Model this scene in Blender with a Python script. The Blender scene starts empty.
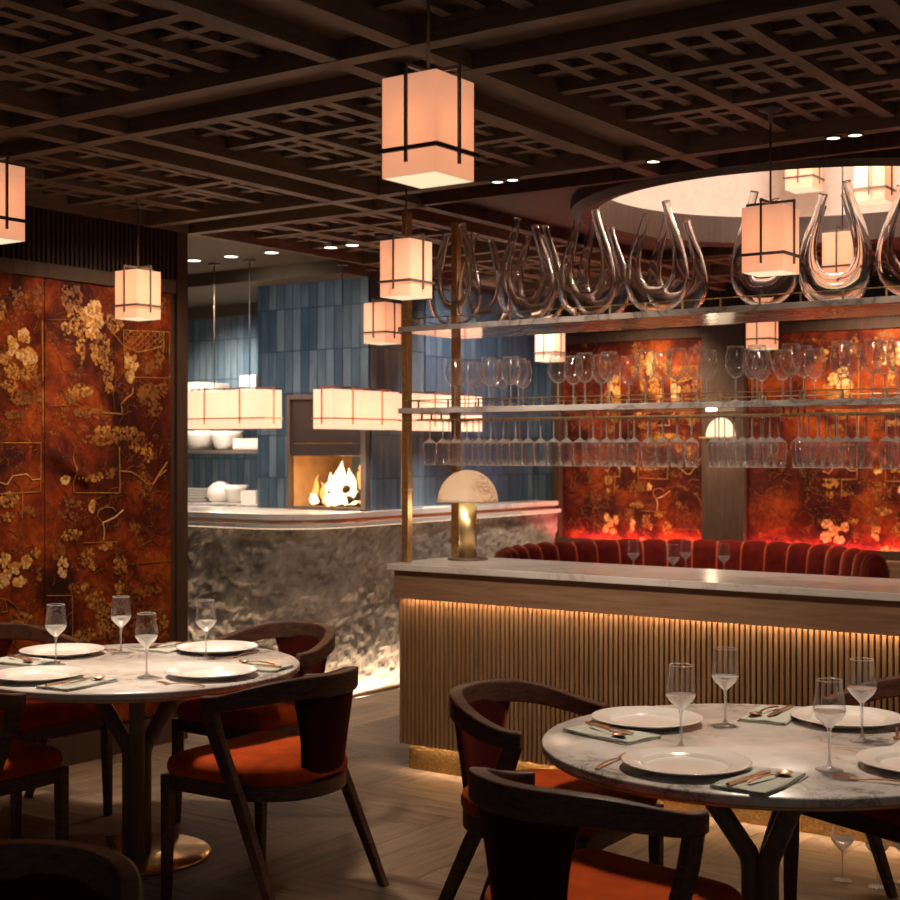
import bpy, bmesh, math, random
from mathutils import Vector, noise
PI = math.pi
C = bpy.context.scene.collection
sc = bpy.context.scene

# ---------------------------------------------------------------- camera, world, exposure
cam = bpy.data.cameras.new('camera'); camo = bpy.data.objects.new('camera', cam); C.objects.link(camo)
camo.location = (0, 0, 1.6); camo.rotation_euler = (PI/2, 0, math.radians(35))
cam.sensor_width = 36; cam.lens = 56; cam.clip_start = 0.05; cam.clip_end = 60
cam.dof.use_dof = True; cam.dof.focus_distance = 4.5; cam.dof.aperture_fstop = 5.0
sc.camera = camo
w = bpy.data.worlds.new('world'); sc.world = w; w.use_nodes = True
w.node_tree.nodes['Background'].inputs[0].default_value = (0.95, 0.85, 0.82, 1)
w.node_tree.nodes['Background'].inputs[1].default_value = 0.085
sc.view_settings.view_transform = 'Standard'; sc.view_settings.look = 'None'
sc.view_settings.gamma = 1; sc.view_settings.use_curve_mapping = False
sc.view_settings.exposure = 0.0
sc.cycles.max_bounces = 14; sc.cycles.transmission_bounces = 10; sc.cycles.transparent_max_bounces = 24
sc.cycles.sample_clamp_indirect = 4.0; sc.cycles.caustics_refractive = False; sc.cycles.caustics_reflective = False
sc.cycles.use_denoising = True

def lamp(kind, name, loc, power, col, size=0.05, aim=None, angle=60, blend=0.6, sx=None, sy=None):
    d = bpy.data.lights.new(name, kind); d.energy = power; d.color = col
    if kind == 'AREA':
        d.shape = 'RECTANGLE'; d.size = sx; d.size_y = sy
    else:
        d.shadow_soft_size = size
    if kind == 'SPOT':
        d.spot_size = math.radians(angle); d.spot_blend = blend
    o = bpy.data.objects.new(name, d); C.objects.link(o); o.location = loc
    if aim is not None:
        o.rotation_euler = (Vector(aim) - Vector(loc)).to_track_quat('-Z', 'Y').to_euler()
    return o
WARM = (1.0, 0.70, 0.46); WARM2 = (1.0, 0.80, 0.62)
# ceiling downlight beams, added spots without fittings, and glows
lamp('SPOT', 'beam_window_table', (-4.25, 3.75, 2.74), 300, WARM2, 0.14, (-4.21, 3.84, 0.75), 66, 1.0)
lamp('SPOT', 'beam_bar_table', (-1.75, 4.15, 2.74), 150, WARM2, 0.16, (-1.6, 3.9, 0.75), 85, 1.0)
lamp('SPOT', 'beam_tapestry', (-4.75, 5.3, 2.76), 55, WARM, 0.06, (-5.67, 4.9, 1.5), 95, 1.0)
lamp('SPOT', 'beam_tapestry', (-4.75, 4.4, 2.76), 45, WARM, 0.06, (-5.67, 4.8, 1.3), 95, 1.0)
lamp('SPOT', 'beam_tapestry', (-4.55, 3.7, 2.76), 40, WARM, 0.06, (-5.67, 3.9, 1.3), 85, 0.9)
lamp('SPOT', 'beam_lounge', (-4.65, 8.95, 2.76), 190, WARM, 0.06, (-5.05, 9.85, 1.5), 90, 0.9)
lamp('SPOT', 'beam_lounge', (-2.95, 8.95, 2.76), 210, WARM, 0.06, (-3.3, 9.85, 1.6), 95, 0.9)
lamp('SPOT', 'fill_bar', (-2.85, 4.25, 2.74), 135, WARM2, 0.06, (-3.5, 5.6, 1.15), 85, 1.0)  # added spots without fittings, to brighten the bar front and shelves
lamp('SPOT', 'fill_bar', (-1.2, 4.2, 2.74), 85, WARM2, 0.06, (-1.7, 5.6, 1.15), 85, 1.0)
lamp('SPOT', 'beam_kitchen', (-6.66, 6.58, 2.8), 60, WARM2, 0.05, (-6.9, 7.0, 1.1), 100, 0.9)
lamp('SPOT', 'beam_kitchen', (-6.0, 6.6, 2.8), 45, WARM2, 0.05, (-6.0, 7.2, 1.1), 100, 0.9)
lamp('SPOT', 'beam_kitchen', (-7.6, 7.3, 2.72), 150, (1, .86, .72), 0.05, (-7.7, 8.1, 1.3), 110, 0.9)
lamp('SPOT', 'beam_tower', (-6.4, 6.2, 2.7), 38, (1, .88, .78), 0.05, (-6.3, 7.4, 1.9), 100, 0.9)
lamp('SPOT', 'fill_side_tiles', (-4.9, 8.2, 2.76), 150, (1, .88, .78), 0.05, (-6.02, 8.7, 1.8), 95, 0.9)  # added spot without a fitting, lifts the dark side tiles
lamp('POINT', 'glow_dome', (-2.5, 6.75, 3.2), 52, (1, .84, .72), 0.15)
lamp('SPOT', 'beam_counter', (-6.5, 6.78, 1.72), 30, WARM2, .06, (-6.5, 6.8, 1.1), 140, 1)  # added below the long lanterns to strengthen their light on the counter
lamp('SPOT', 'beam_counter', (-5.74, 7.13, 1.71), 30, WARM2, .06, (-5.74, 7.13, 1.1), 140, 1)
lamp('SPOT', 'beam_counter', (-5.74, 8.1, 1.71), 30, WARM2, .06, (-5.74, 8.1, 1.1), 140, 1)
lamp('SPOT', 'fill_stone', (-5.0, 6.0, 2.74), 34, WARM2, .04, (-5.8, 7.0, .7), 80, 1)  # added grazing spot, no fitting, brings out the stone relief
lamp('POINT', 'glow_shelf', (-7.6, 7.75, 1.95), 1.8, (1, .86, .72), .05)
lamp('POINT', 'glow_shelf', (-7.6, 7.75, 1.50), 2.0, (1, .86, .72), .05)
lamp('POINT', 'glow_fire', (-6.15, 7.5, 1.42), 5, (1, .42, .12), 0.08)

# ---------------------------------------------------------------- materials
def nt(name):
    m = bpy.data.materials.new(name); m.use_nodes = True
    return m, m.node_tree.nodes, m.node_tree.links, m.node_tree.nodes['Principled BSDF']
def setp(b, col=None, rough=.5, metal=0., spec=.5, sheen=0., emis=None, estr=0.):
    if col is not None: b.inputs['Base Color'].default_value = (*col, 1)
    b.inputs['Roughness'].default_value = rough; b.inputs['Metallic'].default_value = metal
    b.inputs['Specular IOR Level'].default_value = spec
    if sheen: b.inputs['Sheen Weight'].default_value = sheen; b.inputs['Sheen Roughness'].default_value = .4
    if emis: b.inputs['Emission Color'].default_value = (*emis, 1); b.inputs['Emission Strength'].default_value = estr
def coords(n, l, scale=(1, 1, 1), rot=(0, 0, 0)):
    tc = n.new('ShaderNodeTexCoord'); mp = n.new('ShaderNodeMapping')
    mp.inputs['Scale'].default_value = scale; mp.inputs['Rotation'].default_value = rot
    l.new(tc.outputs['Object'], mp.inputs['Vector']); return mp.outputs['Vector']
def noi(n, l, v, scale, detail=6, rough=.55, dist=0.):
    t = n.new('ShaderNodeTexNoise'); t.inputs['Scale'].default_value = scale; t.inputs['Detail'].default_value = detail
    t.inputs['Roughness'].default_value = rough; t.inputs['Distortion'].default_value = dist
    l.new(v, t.inputs['Vector']); return t.outputs['Fac']
def ramp(n, l, fac, stops):
    r = n.new('ShaderNodeValToRGB'); e = r.color_ramp.elements
    while len(e) < len(stops): e.new(.5)
    for k, (p, c) in enumerate(stops): e[k].position = p; e[k].color = (*c, 1)
    l.new(fac, r.inputs['Fac']); return r.outputs['Color']
def bump(n, l, b, fac, strength=.3, dist=.01):
    k = n.new('ShaderNodeBump'); k.inputs['Strength'].default_value = strength; k.inputs['Distance'].default_value = dist
    l.new(fac, k.inputs['Height']); l.new(k.outputs['Normal'], b.inputs['Normal'])
def plain(name, col, rough=.5, metal=0., var=.12, scale=20, bmp=0., **kw):
    m, n, l, b = nt(name); setp(b, col, rough, metal, **kw)
    v = coords(n, l); f = noi(n, l, v, scale)
    l.new(ramp(n, l, f, [(.3, tuple(c*(1-var) for c in col)), (.7, tuple(min(1, c*(1+var)) for c in col))]), b.inputs['Base Color'])
    if bmp: bump(n, l, b, f, bmp)
    return m
def wood(name, a, c, rough=.45, scale=(2, 30, 30), bmp=.15, spec=.4, attr=False):
    m, n, l, b = nt(name); setp(b, a, rough, spec=spec)
    v = coords(n, l, scale); f = noi(n, l, v, 1.6, 8, .6, .6)
    col = ramp(n, l, f, [(.25, a), (.72, c)])
    if attr:
        at = n.new('ShaderNodeAttribute'); at.attribute_name = 'tint'
        mx = n.new('ShaderNodeMix'); mx.data_type = 'RGBA'; mx.blend_type = 'MULTIPLY'; mx.inputs['Factor'].default_value = 1
        l.new(col, mx.inputs['A']); l.new(at.outputs['Color'], mx.inputs['B']); col = mx.outputs['Result']
    l.new(col, b.inputs['Base Color']); bump(n, l, b, f, bmp, .004)
    return m
def marble(name, base, vein, rough=.14, scale=3.0, m0_=.40, m1_=.52, cl=(.70, .67, .65)):
    m, n, l, b = nt(name); setp(b, base, rough, spec=.5)
    v = coords(n, l); a = noi(n, l, v, scale, 10, .62, 1.6)
    s = n.new('ShaderNodeMath'); s.operation = 'SUBTRACT'; s.inputs[1].default_value = .5; l.new(a, s.inputs[0])
    ab = n.new('ShaderNodeMath'); ab.operation = 'ABSOLUTE'; l.new(s.outputs[0], ab.inputs[0])
    c1 = ramp(n, l, ab.outputs[0], [(0, vein), (.018, tuple(x*.6+y*.4 for x, y in zip(base, vein))), (.07, tuple(x*.9+y*.1 for x, y in zip(base, vein))), (.16, base)])
    f2 = noi(n, l, v, scale*.7, 4); c2 = ramp(n, l, f2, [(.42, (1, 1, 1)), (.62, cl)])
    mk = noi(n, l, v, scale*.5, 3); mkr = ramp(n, l, mk, [(m0_, (0, 0, 0)), (m1_, (1, 1, 1))])
    mx = n.new('ShaderNodeMix'); mx.data_type = 'RGBA'; l.new(mkr, mx.inputs['Factor'])
    mx.inputs['A'].default_value = (*base, 1); l.new(c1, mx.inputs['B'])
    mm = n.new('ShaderNodeMix'); mm.data_type = 'RGBA'; mm.blend_type = 'MULTIPLY'; mm.inputs['Factor'].default_value = 1
    l.new(mx.outputs['Result'], mm.inputs['A']); l.new(c2, mm.inputs['B']); l.new(mm.outputs['Result'], b.inputs['Base Color'])
    return m
def emit(name, col, strength):
    m, n, l, b = nt(name); setp(b, (0, 0, 0), .6, spec=0., emis=col, estr=strength); return m
def thin_glass(name, tint=(.985, .985, .99), glint=.05, edge=.2, hi=.5, blend=.30, rough=.06):
    m, n, l, b = nt(name); n.remove(b)
    t = n.new('ShaderNodeBsdfTransparent'); t.inputs[0].default_value = (*tint, 1)
    g = n.new('ShaderNodeBsdfGlossy'); g.inputs['Roughness'].default_value = rough; g.inputs[0].default_value = (1, 1, 1, 1)
    d = n.new('ShaderNodeBsdfDiffuse'); d.inputs[0].default_value = (.9, .86, .82, 1); tr = n.new('ShaderNodeBsdfTranslucent'); tr.inputs[0].default_value = (.9, .86, .82, 1)
    dd = n.new('ShaderNodeMixShader'); dd.inputs[0].default_value = .5; l.new(d.outputs[0], dd.inputs[1]); l.new(tr.outputs[0], dd.inputs[2])
    lw = n.new('ShaderNodeLayerWeight'); lw.inputs['Blend'].default_value = blend
    mk = n.new('ShaderNodeMapRange'); mk.inputs['To Min'].default_value = glint*.4; mk.inputs['To Max'].default_value = max(edge, min(1, glint*4)); l.new(lw.outputs['Facing'], mk.inputs['Value'])  # white share painted in for light caught by the glass, most at silhouettes
    m0 = n.new('ShaderNodeMixShader'); l.new(mk.outputs['Result'], m0.inputs[0]); l.new(t.outputs[0], m0.inputs[1]); l.new(dd.outputs[0], m0.inputs[2])
    mr = n.new('ShaderNodeMapRange'); mr.inputs['To Min'].default_value = .04; mr.inputs['To Max'].default_value = hi
    l.new(lw.outputs['Facing'], mr.inputs['Value'])
    mx = n.new('ShaderNodeMixShader'); l.new(mr.outputs['Result'], mx.inputs[0]); l.new(m0.outputs[0], mx.inputs[1]); l.new(g.outputs[0], mx.inputs[2])
    l.new(mx.outputs[0], n['Material Output'].inputs['Surface']); return m
def real_glass(name, rough=0.0, ior=1.47, col=(1, 1, 1)):
    m, n, l, b = nt(name); setp(b, col, rough); b.inputs['Transmission Weight'].default_value = 1; b.inputs['IOR'].default_value = ior
    return m
def tiles(name, c1, c2, mortar, wdt, hgt, along):
    m, n, l, b = nt(name); setp(b, c1, .28, spec=.5)
    tc = n.new('ShaderNodeTexCoord'); sp = n.new('ShaderNodeSeparateXYZ'); cb = n.new('ShaderNodeCombineXYZ')
    l.new(tc.outputs['Object'], sp.inputs[0]); ad = n.new('ShaderNodeMath'); ad.inputs[1].default_value = 20
    l.new(sp.outputs[along], ad.inputs[0]); l.new(ad.outputs[0], cb.inputs['X'])
    az = n.new('ShaderNodeMath'); az.inputs[1].default_value = .07; l.new(sp.outputs['Z'], az.inputs[0]); l.new(az.outputs[0], cb.inputs['Y'])
    br = n.new('ShaderNodeTexBrick'); br.offset = 0; br.squash = 1; l.new(cb.outputs[0], br.inputs['Vector'])
    for k, c in (('Color1', c1), ('Color2', c2), ('Mortar', mortar)): br.inputs[k].default_value = (*c, 1)
    br.inputs['Scale'].default_value = 1; br.inputs['Mortar Size'].default_value = .0035; br.inputs['Mortar Smooth'].default_value = .1
    br.inputs['Brick Width'].default_value = wdt; br.inputs['Row Height'].default_value = hgt; br.inputs['Bias'].default_value = 0
    v = coords(n, l, (14, 14, 3)); f = noi(n, l, v, 1.5, 4)
    mx = n.new('ShaderNodeMix'); mx.data_type = 'RGBA'; mx.blend_type = 'MULTIPLY'; mx.inputs['Factor'].default_value = .6
    l.new(br.outputs['Color'], mx.inputs['A']); l.new(ramp(n, l, f, [(.35, (.6, .6, .6)), (.65, (1.2, 1.2, 1.2))]), mx.inputs['B'])
    l.new(mx.outputs['Result'], b.inputs['Base Color'])
    iv = n.new('ShaderNodeMath'); iv.operation = 'SUBTRACT'; iv.inputs[0].default_value = 1; l.new(br.outputs['Fac'], iv.inputs[1])
    bump(n, l, b, iv.outputs[0], .6, .006); return m
def velvet(name, a, c, scale=9, sheen=.6, tint=None):
    m, n, l, b = nt(name); setp(b, a, .85, spec=.12, sheen=sheen)
    if tint: b.inputs['Sheen Tint'].default_value = (*tint, 1)
    v = coords(n, l); f = noi(n, l, v, scale, 5); l.new(ramp(n, l, f, [(.3, a), (.7, c)]), b.inputs['Base Color'])
    bump(n, l, b, noi(n, l, v, 500, 2), .15, .002); return m
def tapestry_cloth():
    m, n, l, b = nt('tapestry_velvet'); setp(b, (.2, .02, .005), .7, spec=.2, sheen=.2)
    b.inputs['Sheen Tint'].default_value = (1, .5, .2, 1)
    v = coords(n, l); f = noi(n, l, v, 2.3, 6, .62, .9)
    c1 = ramp(n, l, f, [(.33, (.020, .002, .001)), (.47, (.080, .007, .002)), (.57, (.22, .030, .003)), (.72, (.42, .080, .007))])
    f2 = noi(n, l, v, 22, 8, .72, .6); c2 = ramp(n, l, f2, [(.36, (.40, .38, .36)), (.62, (1.15, 1.15, 1.1))])
    mx = n.new('ShaderNodeMix'); mx.data_type = 'RGBA'; mx.blend_type = 'MULTIPLY'; mx.inputs['Factor'].default_value = .9
    l.new(c1, mx.inputs['A']); l.new(c2, mx.inputs['B'])
    g1 = ramp(n, l, noi(n, l, v, 6.5, 5, .6, 1.2), [(.54, (0, 0, 0)), (.66, (1, 1, 1))]); g2 = ramp(n, l, noi(n, l, v, 85, 4, .65, .8), [(.50, (0, 0, 0)), (.62, (1, 1, 1))])
    gm = n.new('ShaderNodeMix'); gm.data_type = 'RGBA'; gm.blend_type = 'MULTIPLY'; gm.inputs['Factor'].default_value = 1; l.new(g1, gm.inputs['A']); l.new(g2, gm.inputs['B'])
    mg = n.new('ShaderNodeMix'); mg.data_type = 'RGBA'; l.new(gm.outputs['Result'], mg.inputs['Factor']); l.new(mx.outputs['Result'], mg.inputs['A']); mg.inputs['B'].default_value = (.42, .17, .025, 1)
    l.new(mg.outputs['Result'], b.inputs['Base Color'])
    bump(n, l, b, noi(n, l, v, 420, 2), .2, .002); return m
def lantern_shade(name, col, e):
    m, n, l, b = nt(name); n.remove(b)
    t = n.new('ShaderNodeBsdfTranslucent'); t.inputs[0].default_value = (.88, .60, .44, 1)
    d = n.new('ShaderNodeBsdfDiffuse'); d.inputs[0].default_value = (.80, .66, .52, 1)
    v = coords(n, l, (1, 1, 1)); f = noi(n, l, v, 260, 3)
    mx = n.new('ShaderNodeMixShader'); mx.inputs[0].default_value = .35; l.new(t.outputs[0], mx.inputs[1]); l.new(d.outputs[0], mx.inputs[2])
    em = n.new('ShaderNodeEmission'); em.inputs[1].default_value = e
    l.new(ramp(n, l, f, [(.3, tuple(c*.93 for c in col)), (.7, col)]), em.inputs[0])
    ad = n.new('ShaderNodeAddShader'); l.new(mx.outputs[0], ad.inputs[0]); l.new(em.outputs[0], ad.inputs[1])
    l.new(ad.outputs[0], n['Material Output'].inputs['Surface']); return m

M = {}
M['walnut'] = wood('dark_walnut', (.026, .012, .007), (.155, .076, .048), .45, (14, 14, 60), .2)
M['ceil'] = wood('ceiling_wood', (.105, .069, .045), (.195, .132, .090), .6, (3, 3, 30), .1, .25)
M['darkslat'] = wood('dark_slat_wood', (.028, .018, .012), (.055, .035, .024), .6, (20, 20, 2), .1, .2)
M['dark'] = wood('dark_wall_wood', (.045, .026, .017), (.085, .05, .034), .55, (20, 20, 2), .1, .3)
M['slat'] = wood('slat_oak', (.20, .105, .045), (.40, .23, .11), .55, (25, 25, 2.5), .15, .3)
M['apron'] = wood('apron_oak', (.23, .125, .07), (.40, .235, .14), .5, (2.5, 20, 30), .1, .3)
M['floor'] = wood('floor_oak', (.115, .078, .052), (.30, .212, .148), .5, (1.6, 16, 16), .45, .35, attr=True)
M['floorY'] = wood('floor_oak_cross', (.115, .078, .052), (.30, .212, .148), .5, (16, 1.6, 16), .45, .35, attr=True)
M['marble'] = marble('white_marble', (.80, .74, .69), (.28, .24, .21), .24, 4.0)
M['marbleB'] = marble('counter_marble', (.84, .78, .72), (.42, .36, .31), .18, 2.6, .50, .62, (.88, .86, .85))
M['marble2'] = marble('shelf_marble', (.70, .65, .61), (.26, .22, .20), .10, 2.2)
M['brass'] = plain('aged_brass', (.62, .42, .17), .42, .85, .2, 40)
M['brass2'] = plain('polished_brass', (.80, .60, .30), .38, .9, .1, 30)
M['copper'] = plain('rose_copper', (.82, .46, .28), .28, 1., .05, 30)
M['brass3'] = plain('base_brass', (.72, .50, .24), .20, 1., .06, 6)
M['hammer'] = plain('hammered_brass', (.36, .22, .08), .45, 1., .25, 60, .9)
M['black'] = plain('black_backing', (.012, .009, .007), .8)
M['iron'] = plain('dark_bronze', (.095, .072, .060), .55, .15)
M['hood'] = plain('hood_steel', (.055, .043, .042), .4, .5, .1, 6)
M['stone'] = plain('cleft_stone', (.30, .262, .222), .8, 0, .45, 7, 1.0, spec=.25)
M['plaster'] = plain('dome_plaster', (.72, .60, .52), .85, 0, .06, 25, .1)
M['kceil'] = plain('kitchen_ceiling', (.105, .078, .050), .8, 0, .05, 5)
M['tile'] = tiles('blue_tile', (.032, .066, .105), (.10, .148, .195), (.02, .03, .05), .075, .295, 'X')
M['tileY'] = tiles('blue_tile_side', (.034, .068, .115), (.09, .135, .185), (.02, .03, .05), .075, .295, 'Y')
M['tile2'] = tiles('pale_blue_tile', (.09, .17, .24), (.22, .29, .34), (.05, .08, .11), .07, .32, 'X')
M['orange'] = velvet('rust_velvet', (.36, .036, .004), (.62, .085, .008), 10, .35, (1, .4, .15))
M['maroon'] = velvet('maroon_velvet', (.024, .0016, .001), (.055, .004, .0025), 10, .2, (1, .2, .1))
M['booth'] = velvet('booth_velvet', (.055, .003, .003), (.12, .007, .005), 12, .35, (1, .3, .15))
M['lit_seams'] = velvet('booth_lit_seams', (.40, .06, .015), (.55, .09, .02), 30, .5)  # orange colour stands for rim light along the channel seams
M['tap'] = tapestry_cloth()
M['emb0'] = plain('embroidery_cream', (.70, .43, .18), .5, 0, .4, 60, .2)
M['emb1'] = plain('embroidery_gold', (.46, .205, .035), .5, 0, .5, 40, .2)
M['emb2'] = plain('embroidery_amber', (.22, .075, .010), .55, 0, .5, 30, .2)
M['glass'] = thin_glass('thin_glass', glint=.010, edge=.32, hi=.9, blend=.18)
M['stem'] = thin_glass('glass_stem_lit', glint=.55, hi=.8, blend=.35)  # paler glass copy: brightness of stems, shoulders and rims put into colour
M['gbase'] = thin_glass('glass_base_lit', glint=.48, hi=.7, blend=.4)  # paler glass copy: light gathered in the lower bowl put into colour
M['crystal'] = real_glass('crystal')
M['decglass'] = thin_glass('decanter_glass', (.95, .92, .89), .10, .75, .34, .10)
M['ware'] = plain('white_porcelain', (.78, .73, .68), .18, 0, .02, 8)
M['ware2'] = plain('kitchen_crockery', (.70, .65, .58), .4, 0, .03, 8)
M['napkin'] = plain('sage_linen', (.50, .51, .44), .85, 0, .08, 90, .2)
M['shade'] = lantern_shade('linen_shade', (1.0, .62, .42), .25)
M['shade2'] = lantern_shade('kitchen_linen_shade', (1.0, .70, .53), .55)
M['diff'] = emit('lantern_diffuser', (1.0, .84, .52), 1.0)
M['led'] = emit('warm_led', (1.0, .70, .44), 75.0)
M['ledl'] = emit('counter_lip_led', (1.0, .72, .46), 2.5)
M['ledk'] = emit('warm_floor_led', (1.0, .76, .52), 150.0)
M['ledr'] = emit('red_led', (1.0, .11, .12), 115.0)
M['ledc'] = emit('cove_led', (1.0, .80, .62), 4.0)
M['down'] = emit('downlight_lens', (1.0, .90, .75), 4.0)
M['flame'] = emit('flame', (1.0, .40, .10), 2.0)
M['flame2'] = emit('flame_core', (1.0, .70, .36), 3.2)
M['brick'] = plain('firebrick', (.50, .32, .16), .8, 0, .15, 8)
M['log'] = plain('charred_log', (.03, .022, .015), .9, 0, .5, 20, .6)
M['lampshade'] = marble('lamp_alabaster', (.84, .73, .61), (.42, .28, .18), .35, 6, .40, .50, (.9, .88, .86))
def _tl():
    m = M['lampshade']; n, l = m.node_tree.nodes, m.node_tree.links; b = n['Principled BSDF']; c = b.inputs['Base Color'].links[0].from_socket
    t = n.new('ShaderNodeBsdfTranslucent'); l.new(c, t.inputs[0]); x = n.new('ShaderNodeMixShader'); x.inputs[0].default_value = .45
    l.new(b.outputs[0], x.inputs[1]); l.new(t.outputs[0], x.inputs[2]); l.new(x.outputs[0], n['Material Output'].inputs['Surface'])
_tl()
M['alab'] = emit('lit_alabaster', (1.0, .74, .46), 1.5)

# ---------------------------------------------------------------- mesh helpers
class MB:
    def __init__(s): s.v = []; s.f = []; s.mi = []; s.sm = []; s.cur = 0; s.tint = None; s.tints = []
    def add(s, vs, fs, smooth=False):
        b = len(s.v); s.v += [tuple(p) for p in vs]
        for f in fs: s.f.append(tuple(b+i for i in f)); s.mi.append(s.cur); s.sm.append(smooth); s.tints.append(s.tint)
    def box(s, x0, x1, y0, y1, z0, z1):
        s.add([(x0, y0, z0), (x1, y0, z0), (x1, y1, z0), (x0, y1, z0), (x0, y0, z1), (x1, y0, z1), (x1, y1, z1), (x0, y1, z1)],
              [(3, 2, 1, 0), (4, 5, 6, 7), (0, 1, 5, 4), (1, 2, 6, 5), (2, 3, 7, 6), (3, 0, 4, 7)])
    def cbox(s, cx, cy, cz, sx, sy, sz): s.box(cx-sx/2, cx+sx/2, cy-sy/2, cy+sy/2, cz-sz/2, cz+sz/2)
    def lathe(s, prof, n=24, cx=0, cy=0, cz=0, smooth=True, closed=False):
        vs = []
        for r, z in prof:
            for k in range(n):
                a = 2*PI*k/n; vs.append((cx+r*math.cos(a), cy+r*math.sin(a), cz+z))
        fs = []; m = len(prof)
        for i in range(m if closed else m-1):
            j = (i+1) % m
            for k in range(n): fs.append((i*n+k, i*n+(k+1) % n, j*n+(k+1) % n, j*n+k))
        s.add(vs, fs, smooth)
        if not closed:
            b = len(s.v)-len(vs)
            if prof[0][0] > 1e-4: s.f.append(tuple(b+k for k in reversed(range(n)))); s.mi.append(s.cur); s.sm.append(False); s.tints.append(s.tint)
            if prof[-1][0] > 1e-4: s.f.append(tuple(b+(m-1)*n+k for k in range(n))); s.mi.append(s.cur); s.sm.append(False); s.tints.append(s.tint)
    def shell(s, prof, n=24, cx=0, cy=0, cz=0):  # open lathe, no caps
        vs = []; m = len(prof)
        for r, z in prof:
            for k in range(n):
                a = 2*PI*k/n; vs.append((cx+r*math.cos(a), cy+r*math.sin(a), cz+z))
        s.add(vs, [(i*n+k, i*n+(k+1) % n, (i+1)*n+(k+1) % n, (i+1)*n+k) for i in range(m-1) for k in range(n)], True)
    def tube(s, pts, rad, n=10, cap=True, up=(0, 0, 1), sq=1.0, smooth=True, closed=False):
        pts = [Vector(p) for p in pts]; m = len(pts)
        if not isinstance(rad, (list, tuple)): rad = [rad]*m
        vs = []; up = Vector(up)
        for i, p in enumerate(pts):
            if closed: t = pts[(i+1) % m]-pts[i-1]
            else: t = pts[min(i+1, m-1)]-pts[max(i-1, 0)]
            t.normalize(); a = t.cross(up)
            if a.length < 1e-3: a = t.cross(Vector((0, 1, 0)))
            a.normalize(); b = a.cross(t).normalized()
            for k in range(n):
                q = 2*PI*k/n+(PI/4 if n == 4 else 0); vs.append(p+a*(rad[i]*math.cos(q)*sq)+b*(rad[i]*math.sin(q)))
        fs = [(i*n+k, ((i+1) % m)*n+k, ((i+1) % m)*n+(k+1) % n, i*n+(k+1) % n) for i in range(m if closed else m-1) for k in range(n)]
        if cap and not closed: fs += [tuple(range(n)), tuple((m-1)*n+k for k in reversed(range(n)))]
        s.add(vs, fs, smooth)
    def rects(s, st):  # sweep: st = list of (centre, side vector, up vector) half extents
        vs = []
        for c, a, b in st:
            c, a, b = Vector(c), Vector(a), Vector(b); vs += [c-a-b, c+a-b, c+a+b, c-a+b]
        m = len(st); fs = [(i*4+k, i*4+(k+1) % 4, (i+1)*4+(k+1) % 4, (i+1)*4+k) for i in range(m-1) for k in range(4)]
        fs += [(3, 2, 1, 0), tuple((m-1)*4+k for k in range(4))]; s.add(vs, fs)
    def rings(s, rings, smooth=True, cap=True):
        n = len(rings[0]); vs = [p for r in rings for p in r]; m = len(rings)
        fs = [(i*n+k, i*n+(k+1) % n, (i+1)*n+(k+1) % n, (i+1)*n+k) for i in range(m-1) for k in range(n)]
        if cap: fs += [tuple(reversed(range(n))), tuple((m-1)*n+k for k in range(n))]
        s.add(vs, fs, smooth)
    def prism(s, poly, z0, z1):
        n = len(poly); s.add([(x, y, z0) for x, y in poly]+[(x, y, z1) for x, y in poly],
              [tuple(reversed(range(n))), tuple(range(n, 2*n))]+[(k, (k+1) % n, n+(k+1) % n, n+k) for k in range(n)])
    def build(s, name, mats, parent=None, bevel=0, fix=True, seg=2):
        me = bpy.data.meshes.new(name); me.from_pydata(s.v, [], s.f)
        mats = mats if isinstance(mats, (list, tuple)) else [mats]
        for m in mats: me.materials.append(M[m])
        me.polygons.foreach_set('material_index', s.mi); me.polygons.foreach_set('use_smooth', s.sm)
        if any(t is not None for t in s.tints):
            at = me.color_attributes.new('tint', 'FLOAT_COLOR', 'CORNER')
            for p in me.polygons:
                t = s.tints[p.index] or 1
                for li in p.loop_indices: at.data[li].color = (t, t, t, 1)
        if fix:
            bm = bmesh.new(); bm.from_mesh(me); bmesh.ops.recalc_face_normals(bm, faces=bm.faces); bm.to_mesh(me); bm.free()
        me.update(); o = bpy.data.objects.new(name, me); C.objects.link(o)
        if parent is not None: o.parent = parent
        if bevel:
            b = o.modifiers.new('edge', 'BEVEL'); b.width = bevel; b.segments = seg; b.limit_method = 'ANGLE'; b.angle_limit = math.radians(40)
        return o
def tag(o, label, cat, group=None, kind=None):
    o['label'] = label; o['category'] = cat
    if group: o['group'] = group
    if kind: o['kind'] = kind
    return o
def thing(name, label, cat, loc=(0, 0, 0), rz=0, group=None):
    o = bpy.data.objects.new(name, None); C.objects.link(o); o.empty_display_size = .1
    o.location = loc; o.rotation_euler = (0, 0, rz); return tag(o, label, cat, group)
def struct(o): o['kind'] = 'structure'; return o
def dup(root, loc, rz, label, group=None):
    def cp(o, par):
        c = o.copy(); C.objects.link(c)
        if par is not None: c.parent = par
        for ch in list(o.children): cp(ch, c)
        return c
    r = cp(root, None); r.location = loc; r.rotation_euler = (0, 0, rz); r['label'] = label
    if group: r['group'] = group
    return r
class Kind:  # first placing uses the prototype itself, later ones copy it
    def __init__(s, proto): s.p = proto; s.used = False
    def put(s, loc, rz, label, group=None):
        if not s.used:
            s.used = True; s.p.location = loc; s.p.rotation_euler = (0, 0, rz); s.p['label'] = label
            if group: s.p['group'] = group
            return s.p
        return dup(s.p, loc, rz, label, group)
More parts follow.
